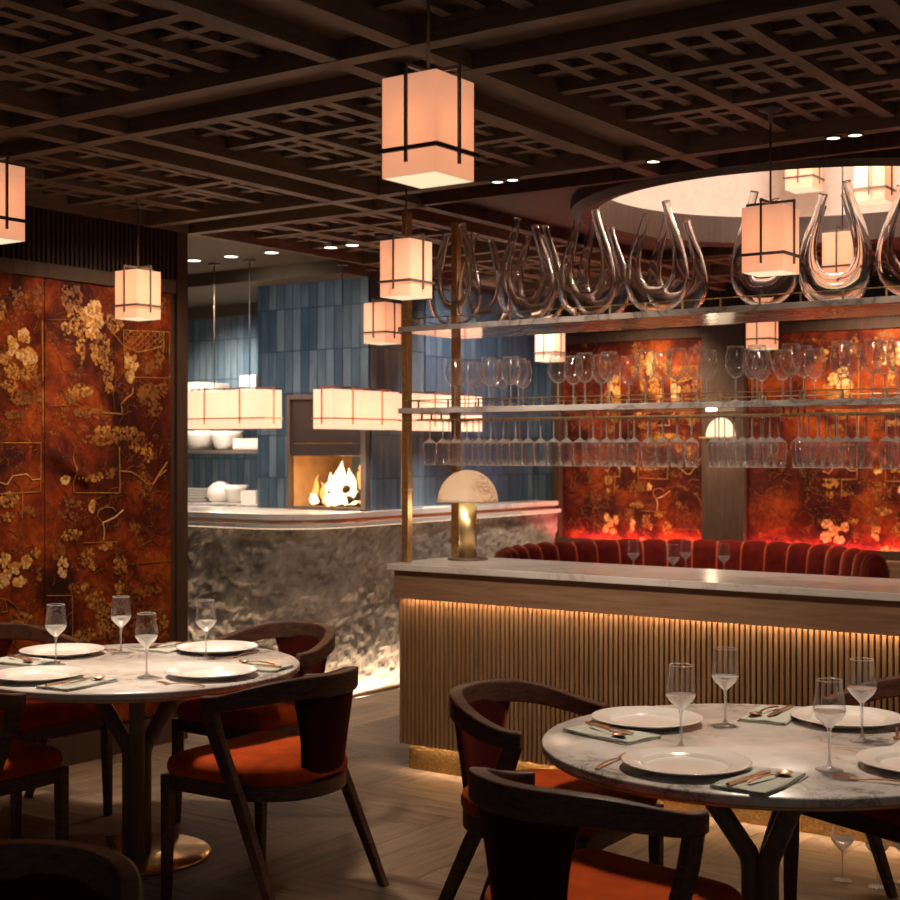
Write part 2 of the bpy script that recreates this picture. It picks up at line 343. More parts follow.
ORD = ['first', 'second', 'third', 'fourth', 'fifth', 'sixth', 'seventh', 'eighth', 'ninth', 'tenth', 'eleventh', 'twelfth', 'thirteenth', 'fourteenth',
       'fifteenth', 'sixteenth', 'seventeenth', 'eighteenth', 'nineteenth', 'twentieth'] + ['twenty-'+w_ for w_ in ('first', 'second', 'third', 'fourth', 'fifth', 'sixth', 'seventh', 'eighth', 'ninth')] + ['thirtieth'] + ['thirty-'+w_ for w_ in ('first', 'second', 'third', 'fourth', 'fifth', 'sixth', 'seventh', 'eighth', 'ninth')] + ['fortieth', 'forty-first', 'forty-second', 'forty-third', 'forty-fourth']
R = random.Random(7)
# ================================================================ large structure
# floor: herringbone of wide planks
b = MB(); W_, L_ = .20, 1.0; rr = random.Random(3)
n_ = 5
for i in range(-44, 40):
    for k in range(-14, 14):
        # classic herringbone: horizontal plank then vertical plank stepping along the diagonal
        x = i*W_+k*2*L_*0; y = i*W_
        x0 = -3.3+i*W_+k*2*L_; y0 = 4+i*W_
        for hor in (0, 1):
            if hor: q = (x0, x0+L_, y0, y0+W_)
            else: q = (x0+L_, x0+L_+W_, y0+W_-L_, y0+W_)
            if q[1] < -9.5 or q[0] > 3.5 or q[3] < -1.2 or q[2] > 10.8: continue
            b.tint = rr.uniform(.70, 1.12); g = .0007
            t_ = rr.uniform(0, .0008); b.cur = 1-hor
            b.box(q[0]+g, q[1]-g, q[2]+g, q[3]-g, -.02, t_-.0012)
b.tint = .2; b.box(-10, 4, -1.5, 11, -.05, -.012)
struct(b.build('floor', ['floor', 'floorY']))

# ceiling: coffers of paired beams, cross ribs and small lattices, with a flat field round the dome
SX0, SX1, SY0, SY1 = -4.05, .4, 5.58, 8.02
CX0, CX1, CY0, CY1 = -5.67, 2.2, -1.0, 9.85
b = MB()
def rib(x0, x1, y0, y1, z0, z1):
    x0, x1, y0, y1 = max(x0, CX0), min(x1, CX1), max(y0, CY0), min(y1, CY1)
    if x1 <= x0 or y1 <= y0: return
    if x0 < SX1 and x1 > SX0 and y0 < SY1 and y1 > SY0:
        if x1-x0 > y1-y0:
            if x0 < SX0: b.box(x0, SX0, y0, y1, z0, z1)
            if x1 > SX1: b.box(SX1, x1, y0, y1, z0, z1)
        else:
            if y0 < SY0: b.box(x0, x1, y0, SY0, z0, z1)
            if y1 > SY1: b.box(x0, x1, SY1, y1, z0, z1)
        return
    b.box(x0, x1, y0, y1, z0, z1)
YC = [3.53+1.87*j for j in range(-3, 5)]; XC = [-2.65+1.58*k for k in range(-3, 5)]
for yc in YC:
    for s in (-1, 1): rib(CX0, CX1, yc+s*.16-.033, yc+s*.16+.033, 2.80, 2.96)
    rib(CX0, CX1, yc-.135, yc+.135, 2.86, 2.96)
for xc in XC:
    for s in (-1, 1): rib(xc+s*.14-.033, xc+s*.14+.033, CY0, CY1, 2.802, 2.96)
    rib(xc-.115, xc+.115, CY0, CY1, 2.862, 2.96)
for j in range(len(YC)-1):
    for k in range(len(XC)-1):
        x0, x1, y0, y1 = XC[k]+.165, XC[k+1]-.165, YC[j]+.185, YC[j+1]-.185
        dx, dy = (x1-x0)/3, (y1-y0)/3
        for q in (1, 2):
            rib(x0+q*dx-.026, x0+q*dx+.026, y0, y1, 2.838, 2.96); rib(x0, x1, y0+q*dy-.026, y0+q*dy+.026, 2.840, 2.96)
        for u in range(3):
            for v in range(3):
                a0, a1, c0, c1 = x0+u*dx+.02, x0+(u+1)*dx-.02, y0+v*dy+.02, y0+(v+1)*dy-.02
                ex, ey = a1-a0, c1-c0
                for q in (.34, .66):
                    rib(a0+q*ex-.020, a0+q*ex+.020, c0, c1, 2.860, 2.96); rib(a0, a1, c0+q*ey-.020, c0+q*ey+.020, 2.862, 2.96)
for q in ((CX0, CX1, CY0, SY0), (CX0, SX0, SY0, SY1), (SX1, CX1, SY0, SY1), (CX0, CX1, SY1, CY1)): b.box(*q, 2.888, 3.0)
struct(b.build('ceiling', 'ceil', fix=False))
# flat field with the round opening
DX, DY, DR = -2.5, 6.75, 1.1
b = MB(); n = 96; vs = []
for k in range(n):
    a = 2*PI*k/n; cx, sx = math.cos(a), math.sin(a); vs.append((DX+1.17*cx, DY+1.17*sx, 2.86))
    t = min(((SX1-DX)/cx if cx > 1e-6 else (SX0-DX)/cx if cx < -1e-6 else 99), ((SY1-DY)/sx if sx > 1e-6 else (SY0-DY)/sx if sx < -1e-6 else 99))
    vs.append((DX+t*cx, DY+t*sx, 2.86))
for cx, cy in ((SX0, SY0), (SX1, SY0), (SX1, SY1), (SX0, SY1)): pass
b.add(vs, [(2*k, 2*k+1, 2*((k+1) % n)+1, 2*((k+1) % n)) for k in range(n)])
for q in ((SX0-.04, SX1+.04, SY0-.04, SY0), (SX0-.04, SX1+.04, SY1, SY1+.04), (SX0-.04, SX0, SY0, SY1), (SX1, SX1+.04, SY0, SY1)): b.box(*q, 2.80, 2.96)
struct(b.build('ceiling_field', 'dark', fix=False))
b = MB(); b.lathe([(DR, 2.79), (DR+.07, 2.775), (DR+.12, 2.80), (DR+.12, 2.862), (DR+.03, 2.862), (DR+.03, 2.94), (DR, 2.94)], 96, DX, DY, 0, closed=True, smooth=False)
struct(b.build('ceiling_ring', 'dark'))
b = MB(); b.shell([(1.24, 2.86), (1.24, 3.62), (1.1, 3.75), (.6, 3.82), (.001, 3.84)], 96, DX, DY, 0)
struct(b.build('ceiling_dome', 'plaster'))
b = MB(); b.tube([(DX+1.18*math.cos(2*PI*k/64), DY+1.18*math.sin(2*PI*k/64), 2.885) for k in range(64)], .012, 6, closed=True)
o = b.build('cove_light', 'ledc'); tag(o, 'warm light strip hidden on the ledge of the round ceiling dome', 'light strip')

# wall with the tapestries beside the window table
WX = -5.67
b = MB(); b.box(WX-.25, WX, -1.0, 5.50, 0, 2.95); struct(b.build('wall_left', 'dark'))
b = MB(); b.box(WX-.25, WX+.022, 5.45, 5.53, 0, 2.95); struct(b.build('trim_1', 'dark'))
b = MB(); b.box(WX, WX+.02, -1, 5.43, 0, .15); struct(b.build('baseboard_left', 'dark'))
b = MB(); b.box(WX, WX+.035, -1, 5.43, 2.458, 2.53); struct(b.build('trim_2', 'dark'))
b = MB(); y = -.98
while y < 5.42: b.box(WX, WX+.016, y, y+.016, 2.53, 2.86); y += .030
b.cur = 1; b.box(WX, WX+.004, -1, 5.43, 2.53, 2.86)
struct(b.build('wall_left_slats', ['darkslat', 'black']))

# back wall of the lounge
BY = 9.85
b = MB(); b.box(-6.02, 3.0, BY, BY+.2, 0, 2.96); struct(b.build('wall_back', 'dark'))
for i, (x0, x1) in enumerate(((-5.845, -5.765), (-4.526, -4.178), (-2.45, -2.1))):
    b = MB(); b.box(x0, x1, BY-.07, BY, 0, 2.55); x = x0+.05
    struct(b.build('trim_%d' % (i+3), 'dark', bevel=.01))
b = MB(); b.box(-5.765, 2.5, BY-.035, BY, 2.458, 2.53); struct(b.build('trim_6', 'dark'))
b = MB(); x = -6.0
while x < 2.5: b.box(x, x+.016, BY-.016, BY, 2.53, 2.90); x += .030
struct(b.build('wall_back_slats', 'darkslat'))

# ---------------------------------------------------------------- kitchen shell
b = MB(); b.box(-9.0, WX, 5.50, 10.2, 2.85, 2.95); struct(b.build('ceiling_kitchen', 'kceil'))
b = MB(); b.box(-9.0, -5.83, 7.10, 8.35, 2.76, 2.849); struct(b.build('ceiling_kitchen_drop', 'kceil'))
b = MB(); b.box(-9.0, -6.85, 8.12, 8.22, 2.665, 2.759); struct(b.build('trim_7', 'kceil'))
TY = 7.37; TX0, TX1 = -6.83, -5.83; FX0, FX1, FZ0, FZ1, FZ2 = -6.50, -5.87, 1.20, 1.56, 1.95
b = MB(); b.box(TX0, FX0-.03, TY, 8.0, 0, 2.76); b.box(FX0-.03, TX1, TY, 8.0, FZ2+.03, 2.76); b.box(FX0-.03, TX1, TY, 8.0, 0, FZ0-.005)
struct(b.build('wall_hearth', 'tile')); b = MB(); b.box(-6.019, -5.846, 9.79, 9.849, 0, 2.849)
struct(b.build('wall_hearth_return', 'tile'))
b = MB(); b.box(-6.2, TX1+.012, TY+.022, 7.72, FZ2+.03, 2.76); b.box(-5.85, TX1+.012, TY+.022, 7.72, 0, FZ2+.03); b.box(-6.25, -6.02, 7.72, 10.0, 0, 2.849)
struct(b.build('wall_hearth_side', 'tileY'))
b = MB(); b.box(-9.0, TX0, 8.2, 8.4, 0, 2.76); struct(b.build('wall_kitchen_back', 'tile2'))

# ================================================================ tapestries
def fold(u, z, s):
    f = .010*noise.noise((u*2.3+s*7.1, z*1.1, s)) + .006*noise.noise((u*7+s, z*3.1, 2.5+s)) + .0035*math.sin(u*23+s)*noise.noise((z*.9, s, 1))
    for (cu, cz, l, h, sl) in ((.16, 1.50, .20, .028, -.55), (.10, 1.56, .14, .02, -.6), (.28, 1.44, .14, .016, -.35)):
        du = u-cu; dz = z-cz-sl*du
        f += h*math.exp(-(du/l)**2*3)*math.exp(-(dz/.028)**2)*(1 if s == 2 else .5)
    return f
EMB_C= [(4.714,2.376,0.064,0.071,26,2),(4.753,2.262,0.058,0.071,30,1),(4.676,2.216,0.032,0.036,8,1),(4.772,2.12,0.026,0.081,14,1),(4.863,2.296,0.06,0.067,34,0),(4.85,2.218,0.04,0.041,12,0),(5.004,2.265,0.062,0.047,24,1),(4.903,2.144,0.061,0.062,34,1),(4.95,2.017,0.041,0.063,20,1),(4.883,2.075,0.047,0.031,12,1),(4.964,1.939,0.027,0.047,12,1),(4.515,2.343,0.036,0.079,14,2),(5.115,2.067,0.042,0.043,14,0),(5.108,1.992,0.028,0.026,8,0),(5.228,2.056,0.043,0.043,14,2),(5.314,2.088,0.037,0.044,10,2),(5.242,1.912,0.072,0.048,26,2),(5.329,1.926,0.044,0.044,12,2),(5.278,1.827,0.051,0.043,14,2),(5.192,1.878,0.036,0.032,8,2),(4.765,1.901,0.079,0.031,22,1),(4.714,1.864,0.051,0.021,8,2),(4.831,1.79,0.099,0.026,24,2),(4.997,1.694,0.153,0.031,36,1),(5.136,1.674,0.07,0.042,18,2),(4.923,1.652,0.136,0.026,26,2),(5.228,1.589,0.043,0.053,16,1),(5.143,1.611,0.035,0.022,6,1),(4.831,1.456,0.079,0.015,10,1),(4.95,1.475,0.068,0.021,10,2),(4.676,1.449,0.025,0.016,5,0),(4.844,1.312,0.019,0.031,7,0),(4.701,1.306,0.077,0.06,14,2),(4.714,1.169,0.064,0.025,14,1),(4.638,1.087,0.044,0.04,12,2),(4.663,1.015,0.026,0.05,9,0),(4.817,1.046,0.053,0.046,16,1),(4.857,1.002,0.026,0.02,6,1),(5.032,0.996,0.048,0.048,16,1),(4.943,1.095,0.041,0.021,8,1),(5.143,1.185,0.028,0.032,7,2),(4.765,0.896,0.066,0.025,12,1),(4.87,0.826,0.067,0.041,24,1),(4.917,0.77,0.06,0.041,20,1),(4.95,0.715,0.068,0.063,26,1),(5.032,0.875,0.027,0.032,8,1),(4.798,0.648,0.065,0.031,20,1),(4.897,0.658,0.053,0.041,20,1),(5.032,0.628,0.069,0.042,20,2),(5.228,0.838,0.101,0.027,20,2),(5.242,0.729,0.102,0.022,16,2),(5.171,0.65,0.085,0.043,18,2),(5.314,0.668,0.059,0.044,16,1),(5.351,2.373,0.044,0.055,8,2),(5.066,2.365,0.035,0.032,6,2),(4.424,2.159,0.036,0.03,14,0),(4.354,2.11,0.029,0.039,16,0),(4.442,2.062,0.055,0.035,28,0),(4.313,2.045,0.035,0.029,14,1),(4.348,1.998,0.041,0.029,16,1),(4.454,2.003,0.049,0.024,14,1),(4.295,2.275,0.024,0.048,10,1),(4.395,1.971,0.071,0.029,24,1),(4.336,1.91,0.047,0.024,14,1),(4.49,1.946,0.037,0.03,12,2),(4.407,1.854,0.059,0.034,22,2),(4.503,1.867,0.03,0.04,10,2),(4.365,1.77,0.048,0.019,8,2),(4.336,1.358,0.053,0.034,20,1),(4.33,1.275,0.029,0.019,8,1),(4.454,1.295,0.049,0.024,8,2),(4.307,1.069,0.029,0.029,10,0),(4.365,1.026,0.03,0.029,10,0),(4.436,1.05,0.03,0.029,10,0),(4.301,0.972,0.035,0.029,10,0),(4.395,0.956,0.035,0.02,8,0),(4.503,1.096,0.036,0.025,8,1),(4.527,0.98,0.024,0.04,8,2),(4.407,0.759,0.065,0.044,30,1),(4.359,0.715,0.036,0.024,10,1),(4.49,0.741,0.037,0.025,8,2),(4.324,0.995,0.024,0.019,6,0),(4.383,2.331,0.059,0.068,10,2)]
EMB_S= [([(4.545,2.246),(4.545,1.68)],7,1),([(4.551,2.247),(4.727,2.265)],4,2),([(5.066,2.233),(5.388,2.245),(5.388,1.993),(5.073,1.985),(5.066,2.233)],6,1),([(4.727,1.62),(4.727,1.382),(5.038,1.374),(5.038,1.616)],5,1),([(5.018,1.117),(5.004,1.118),(4.798,1.124)],4,1),([(5.004,1.118),(5.004,0.992)],4,2),([(5.073,0.597),(5.08,0.992),(5.388,0.994)],5,2),([(4.564,0.873),(4.727,0.859),(4.727,0.635)],5,1),([(4.278,1.634),(4.527,1.635),(4.527,1.392),(4.278,1.388)],5,1),([(4.418,1.385),(4.413,1.258)],4,1),([(4.551,1.819),(4.733,1.824)],4,2),([(5.129,1.929),(5.122,1.897),(5.087,1.875),(5.045,1.842),(5.059,1.79),(4.93,1.792)],10,1),([(4.984,2.217),(5.018,2.193),(5.066,2.149),(5.157,2.122),(5.242,2.138),(5.329,2.165)],8,1),([(5.004,1.799),(4.991,1.888),(5.011,1.957),(5.066,2.017)],6,2),([(5.025,1.926),(5.045,1.953),(5.08,1.943)],4,2),([(5.038,1.49),(5.115,1.483),(5.164,1.461),(5.228,1.417),(5.271,1.417),(5.314,1.47),(5.373,1.535)],8,1),([(5.143,1.483),(5.185,1.44),(5.171,1.392),(5.15,1.398)],4,2),([(5.314,1.459),(5.366,1.491)],5,1),([(5.059,1.284),(4.991,1.244),(4.917,1.221),(4.93,1.179),(4.923,1.128)],8,0),([(4.917,1.221),(4.883,1.254),(4.89,1.29),(4.937,1.304),(4.984,1.297),(5.004,1.28)],5,1),([(5.242,1.358),(5.3,1.378),(5.358,1.366)],4,2),([(5.129,1.111),(5.171,1.082),(5.256,1.115),(5.314,1.085)],4,2),([(4.278,1.446),(4.324,1.431),(4.359,1.474),(4.442,1.482),(4.478,1.452),(4.527,1.456)],6,0),([(4.278,0.888),(4.324,0.874),(4.371,0.841),(4.401,0.809)],5,1),([(4.29,0.819),(4.324,0.816),(4.313,0.875)],4,1),([(4.937,2.546),(4.937,2.406)],3,2),([(4.95,2.329),(4.977,2.363),(5.004,2.344)],4,2),([(5.073,2.228),(5.117,2.194),(5.073,2.154),(5.117,2.12)],4,1),([(5.117,2.231),(5.161,2.197),(5.117,2.157),(5.161,2.122)],4,1),([(5.161,2.234),(5.206,2.2),(5.161,2.16),(5.206,2.125)],4,1),([(5.206,2.237),(5.251,2.203),(5.206,2.162),(5.251,2.128)],4,1),([(5.251,2.241),(5.296,2.206),(5.251,2.165),(5.296,2.13)],4,1),([(5.296,2.244),(5.342,2.209),(5.296,2.168),(5.342,2.133)],4,1),([(5.342,2.247),(5.342,2.209),(5.342,2.171),(5.342,2.133)],4,1),([(5.115,2.231),(5.073,2.191),(5.115,2.157),(5.073,2.128)],4,1),([(5.159,2.234),(5.117,2.194),(5.159,2.16),(5.117,2.13)],4,1),([(5.203,2.237),(5.161,2.197),(5.203,2.162),(5.161,2.133)],4,1),([(5.248,2.24),(5.206,2.2),(5.248,2.165),(5.206,2.136)],4,1),([(5.294,2.244),(5.251,2.203),(5.294,2.168),(5.251,2.138)],4,1),([(5.34,2.247),(5.296,2.206),(5.34,2.171),(5.296,2.141)],4,1),([(5.349,2.247),(5.342,2.209),(5.349,2.171),(5.342,2.144)],4,1)]
U2 = 4.551; U1 = 3.70
def tapestry(name, label, place, width, panel, s, z0=.17, z1=2.458, squeeze=1.0):
    """place(u, z, d) -> world point; u along the wall, d out of the wall; panel 1 or 2 chooses the embroidery"""
    b = MB(); nu, nz = 44, 120; vs = []
    for i in range(nz+1):
        for k in range(nu+1):
            u = width*k/nu; z = z0+(z1-z0)*i/nz; e = min(1, min(u, width-u)/.03)
            vs.append(place(u, z, .018+fold(u/squeeze, z, s)*e))
    b.add(vs, [(i*(nu+1)+k, i*(nu+1)+k+1, (i+1)*(nu+1)+k+1, (i+1)*(nu+1)+k) for i in range(nz) for k in range(nu)], True)
    o = b.build(name, 'tap', fix=False); tag(o, label, 'tapestry', 'velvet wall tapestries')
    e = MB(); rr = random.Random(s*11+panel); U0 = U2 if panel == 2 else U1
    for (y, z, ry, rz, n_, t) in EMB_C:
        if (y >= U2) != (panel == 2): continue
        for _ in range(int(n_*2.8)):
            a = rr.uniform(0, 2*PI); q = math.sqrt(rr.random())*1.05; u = (y-U0+ry*q*math.cos(a))*squeeze; zz = z+rz*q*math.sin(a)
            if not (.02 < u < width-.02 and z0+.02 < zz < z1-.02): continue
            d = .021+fold(u/squeeze, zz, s)+rr.uniform(0, .002); r = rr.uniform(.0045, .0125)*(1.35 if t == 0 else 1)
            e.cur = t if rr.random() < .5 else min(2, t+1); ph = rr.uniform(0, PI); pts = [place(u, zz, d+.0012)]
            for k in range(15):
                an = ph+2*PI*k/15; rad = r*(.72+.28*abs(math.cos(2.5*an))); pts.append(place(u+rad*math.cos(an)*squeeze, zz+rad*math.sin(an), d))
            e.add(pts, [(0, 1+k, 1+(k+1) % 15) for k in range(15)], True)
    for pl, wmm, t in EMB_S:
        if (sum(p[0] for p in pl)/len(pl) >= U2-.004) != (panel == 2): continue
        e.cur = t; P_ = []
        for (a, c) in zip(pl[:-1], pl[1:]):
            for k in range(8): P_.append((a[0]+(c[0]-a[0])*k/8, a[1]+(c[1]-a[1])*k/8))
        P_.append(pl[-1]); Q = []
        for (y, z) in P_:
            u = min(max((y-U0)*squeeze, .012), width-.012); Q.append(place(u, z, .021+fold(u/squeeze, z, s)))
        if len(Q) > 2: e.tube(Q, wmm*.00046, 5)
    # fine running stitches so the ground is not bare
    for _ in range(320):
        u = rr.uniform(.04, width-.04); z = rr.uniform(z0+.05, z1-.05); e.cur = 2; an = rr.uniform(0, PI); Q = []
        for k in range(6):
            Q.append((u, z)); an += rr.uniform(-.8, .8); u += .014*math.cos(an); z += .012*math.sin(an)
        if .02 < u < width-.02 and z0+.02 < z < z1-.02: e.tube([place(a, c, .020+fold(a/squeeze, c, s)) for a, c in Q], .0016, 4)
    e.build('embroidery', ['emb0', 'emb1', 'emb2'], o, fix=False)
def onleft(y0): return lambda u, z, d: (WX+d, y0+u, z)
def onback(x0): return lambda u, z, d: (x0+u, BY-.002-d, z)
tapestry('velvet_tapestry', 'rust velvet tapestry with gold trees, hung next to the kitchen opening', onleft(4.555), .85, 2, 2)
tapestry('velvet_tapestry', 'rust velvet tapestry with cream blossoms behind the marble table, second from the kitchen opening', onleft(3.70), .85, 1, 1)
tapestry('velvet_tapestry', 'rust velvet tapestry panel third from the kitchen opening', onleft(2.845), .85, 2, 5)
tapestry('velvet_tapestry', 'glowing orange tapestry panel beside the blue tiled wall, above the booth', onback(-5.76), .53, 1, 3, squeeze=.66)
tapestry('velvet_tapestry', 'glowing orange tapestry panel just before the pillar with the wall light', onback(-5.225), .69, 2, 4, squeeze=.82)
tapestry('velvet_tapestry', 'glowing orange tapestry panel just past the pillar with the wall light', onback(-4.17), .85, 1, 6)
tapestry('velvet_tapestry', 'glowing orange tapestry panel at the far end behind the bar shelves', onback(-3.315), .85, 2, 7)

# ================================================================ kitchen counter
def cpath(off, z, step=.02):
    """outer line of the counter pushed out by off: along y=6.63, round corner, along x=-5.78"""
    r = .42; P_ = []; x = -8.6
    while x < -5.78-r: P_.append((x, 6.63-off, z)); x += step
    m = int((r+off)*PI/2/step)
    for k in range(m+1):
        a = -PI/2+PI/2*k/m; P_.append((-5.78-r+(r+off)*math.cos(a), 6.63+r+(r+off)*math.sin(a), z))
    y = 6.63+r+step
    while y < 9.78: P_.append((-5.78+off, y, z)); y += step
    return P_
kc = thing('kitchen_counter', 'grey cleft stone kitchen counter with rounded corner in front of the fire', 'counter', (0, 0, 0))
b = MB(); base = cpath(0, 0); nrm = []
for i in range(len(base)):
    a = Vector(base[max(0, i-1)]); c = Vector(base[min(len(base)-1, i+1)]); t = (c-a).normalized(); nrm.append(Vector((t.y, -t.x, 0)))
nz = 56; vs = []
for j in range(nz+1):
    z = 1.10*j/nz
    for i, p in enumerate(base):
        q = Vector((i*.02, z, 0))
        d = .050*(noise.ridged_multi_fractal(Vector((q.x*1.3, q.y*1.7, 3)), 1.0, 2.1, 5, 1.0, 2.0)*.35-.35) + .022*noise.noise(Vector((q.x*7, q.y*8, 1))) + .016*noise.noise(Vector((q.x*17, q.y*19, 5))) + .009*noise.noise(Vector((q.x*38, q.y*38, 9)))
        d = min(.018, d)
        v = Vector(p)+nrm[i]*(d-.012); vs.append((v.x, v.y, z))
m = len(base); b.add(vs, [(j*m+i, j*m+i+1, (j+1)*m+i+1, (j+1)*m+i) for j in range(nz) for i in range(m-1)], False)
b.build('stone_front', 'stone', kc, fix=False)
def slab(name, off, z0, z1, mt, depth):
    o_ = cpath(off, 0, .05); inner = []
    for (x, y, _) in o_:
        if y <= 6.63+.42 and x < -5.78-.42: inner.append((min(x, -5.78-depth), 6.63+depth))
        elif x > -5.78-.02+off-.001 and y > 6.63+.42: inner.append((-5.78-depth, max(y, 6.63+depth)))
        else: inner.append((-5.78-depth, 6.63+depth))
    b = MB(); n = len(o_)
    vs = [(x, y, z0) for x, y, _ in o_]+[(x, y, z1) for x, y, _ in o_]+[(x, y, z0) for x, y in inner]+[(x, y, z1) for x, y in inner]
    fs = []
    for i in range(n-1): fs += [(i, i+1, n+i+1, n+i), (n+i, n+i+1, 3*n+i+1, 3*n+i), (2*n+i, 2*n+i+1, i+1, i)]
    fs.append((n-1, 3*n-1, 4*n-1, 2*n-1)); b.add(vs, fs); return b.build(name, mt, kc, fix=False)
slab('lip_slab', .045, 1.10, 1.128, 'marbleB', .3)
slab('copper_band', .0, 1.128, 1.155, 'copper', .3)
slab('top_slab', .02, 1.155, 1.19, 'marbleB', .215)
b = MB(); b.box(-8.6, -5.96, 6.82, TY-.001, 1.155, 1.19); b.box(-6.02, -5.96, 7.2, 9.78, 1.155, 1.19); b.build('inner_slab', 'marbleB', kc)
b = MB(); b.tube(cpath(.085, .006, .06), .007, 4); b.build('floor_light_strip', 'ledk', kc)
b = MB(); a_, c_ = cpath(.096, 0, .06), cpath(.100, 0, .06); nn = len(a_)
b.add([(x, y, 0) for x, y, _ in a_]+[(x, y, .020) for x, y, _ in a_], [(i, i+1, nn+i+1, nn+i) for i in range(nn-1)]); nn = len(c_)
b.add([(x, y, 0) for x, y, _ in c_]+[(x, y, .020) for x, y, _ in c_], [(i, i+1, nn+i+1, nn+i) for i in range(nn-1)]); b.build('floor_light_shield', 'apron', kc, fix=False)
b = MB(); b.tube(cpath(.022, 1.098, .06), .0025, 4); b.build('lip_light_strip', 'ledl', kc)

# fireplace
fp = thing('fireplace', 'open fire in a dark metal surround set in the blue tiles', 'fireplace', (0, 0, 0))
b = MB(); y0 = TY-.035
b.box(FX0-.03, FX0, y0, TY+.012, FZ0, FZ2+.03); b.box(FX1, FX1+.045, y0, TY+.012, FZ0, FZ2+.03); b.box(FX0, FX1, y0, TY+.012, FZ2, FZ2+.03); b.box(FX0, FX1, y0, TY+.012, FZ0-.01, FZ0+.012)
b.build('surround', 'iron', fp, bevel=.003)
b = MB(); b.box(FX0, FX1, TY-.012, TY+.02, FZ1+.09, FZ2); b.box(FX0, FX1, TY-.018, TY+.02, FZ1, FZ1+.084); b.build('hood', 'hood', fp, bevel=.003)
b = MB(); b.add([(FX0, TY, FZ0), (FX1, TY, FZ0), (FX1, 7.9, FZ0), (FX0, 7.9, FZ0), (FX0, TY, FZ1+.2), (FX1, TY, FZ1+.2), (FX1, 7.9, FZ1+.2), (FX0, 7.9, FZ1+.2)],
      [(0, 1, 2, 3), (2, 3, 7, 6), (0, 3, 7, 4), (1, 2, 6, 5), (4, 5, 6, 7)]); b.build('firebox', 'brick', fp, fix=False)
for k, (a, c, r) in enumerate((((-6.42, 7.56, 1.24), (-5.98, 7.60, 1.25), .032), ((-6.30, 7.52, 1.29), (-5.90, 7.68, 1.28), .030), ((-6.10, 7.48, 1.25), (-5.92, 7.66, 1.36), .028), ((-6.34, 7.66, 1.25), (-6.12, 7.50, 1.33), .026))):
    b = MB(); a, c = Vector(a), Vector(c); b.tube([a+(c-a)*i/6+Vector((0, 0, .006*math.sin(i*2+k))) for i in range(7)], [r*(1+.1*math.sin(i*3+k)) for i in range(7)], 9); b.build('log', 'log', fp)
rr = random.Random(5)
for k, (x, y, h, wd) in enumerate(((-6.36, 7.54, .15, .035), (-6.29, 7.56, .22, .045), (-6.22, 7.55, .30, .055), (-6.17, 7.57, .25, .05), (-6.10, 7.53, .12, .04), (-6.03, 7.58, .33, .04), (-5.97, 7.56, .25, .05), (-5.92, 7.6, .27, .035), (-6.41, 7.50, .07, .03), (-6.47, 7.6, .20, .02), (-6.25, 7.50, .09, .05))):
    b = MB(); P_ = []; rad = []
    for i in range(13):
        s = i/12; P_.append((x+.03*s*math.sin(4*s+k*1.7)+.012*math.sin(9*s+k), y+.01*math.sin(5*s+k), 1.225+h*s)); rad.append(max(.0015, 1.3*wd*math.sin(PI*min(1, s*.86+.14))**1.1*(1-.35*s)))
    b.tube(P_, rad, 9); b.build('flame', 'flame2' if k in (1, 2, 3, 6, 4, 10, 8) else 'flame', fp)

# shelves and crockery in the kitchen alcove
for zt, lab in ((1.603, 'middle'), (2.02, 'upper')):
    b = MB(); b.box(-8.8, TX0-.004, 7.9, 8.197, zt-.03, zt); o = b.build('wall_shelf', 'iron'); tag(o, '%s dark shelf on the pale blue kitchen tiles' % lab, 'shelf', 'kitchen wall shelves')
b = MB(); b.box(-8.8, TX0-.004, 7.78, 8.197, 1.155, 1.187); b.cur = 1; b.box(-8.8, TX0-.004, 7.8, 8.197, 0, 1.155); o = b.build('back_worktop', ['marble', 'iron']); tag(o, 'pale worktop under the kitchen shelves', 'worktop')
def bowl(x, y, z, r, h, lab, cat='bowl', name='serving_bowl'):
    b = MB(); b.lathe([(r*.62, 0), (r*.80, h*.25), (r*.95, h*.7), (r, h), (r*.95, h), (r*.88, h*.7), (r*.7, h*.3), (0.001, h*.22)], 28, 0, 0, 0)
    o = b.build(name, 'ware2'); o.location = (x, y, z); tag(o, lab, cat, 'white kitchen crockery')
def kbox(x0, x1, y, z, h, lab):
    b = MB(); b.box(-(x1-x0)/2, (x1-x0)/2, -.08, .08, 0, .012); w2 = (x1-x0)/2
    for q in ((-w2, w2, -.08, -.068), (-w2, w2, .068, .08), (-w2, -w2+.012, -.068, .068), (w2-.012, w2, -.068, .068)): b.box(*q, .012, h)
    o = b.build('ceramic_box', 'ware2', bevel=.004); o.location = ((x0+x1)/2, y, z); tag(o, lab, 'box', 'white kitchen crockery')
bowl(-8.02, 8.0, 1.603, .14, .15, 'wide white bowl on the middle kitchen shelf, partly behind the wall edge')
bowl(-7.74, 8.0, 1.603, .13, .145, 'white bowl in the centre of the middle kitchen shelf')
kbox(-7.60, -7.30, 8.0, 1.603, .085, 'low white box on the middle kitchen shelf by the blue tower')
kbox(-8.13, -7.98, 8.0, 2.02, .12, 'tall white box on the upper kitchen shelf nearest the wall edge')
kbox(-7.95, -7.79, 8.0, 2.02, .105, 'white box in the centre of the upper kitchen shelf')
kbox(-7.77, -7.68, 8.0, 2.02, .06, 'smallest white box on the upper kitchen shelf')
kbox(-7.53, -7.36, 8.0, 2.02, .155, 'tall white box on the upper kitchen shelf beside the blue tower')
for i in range(5):
    b = MB(); b.lathe([(.07, 0), (.10, .006), (.135, .02), (.13, .022), (.09, .010), (.001, .008)], 28); o = b.build('dinner_plate', 'ware2'); o.location = (-8.06, 8.0, 1.187+i*.022); tag(o, ('bottom', 'second lowest', 'middle', 'second highest', 'top')[i]+' white plate of the stack on the kitchen worktop', 'plate', 'white kitchen crockery')
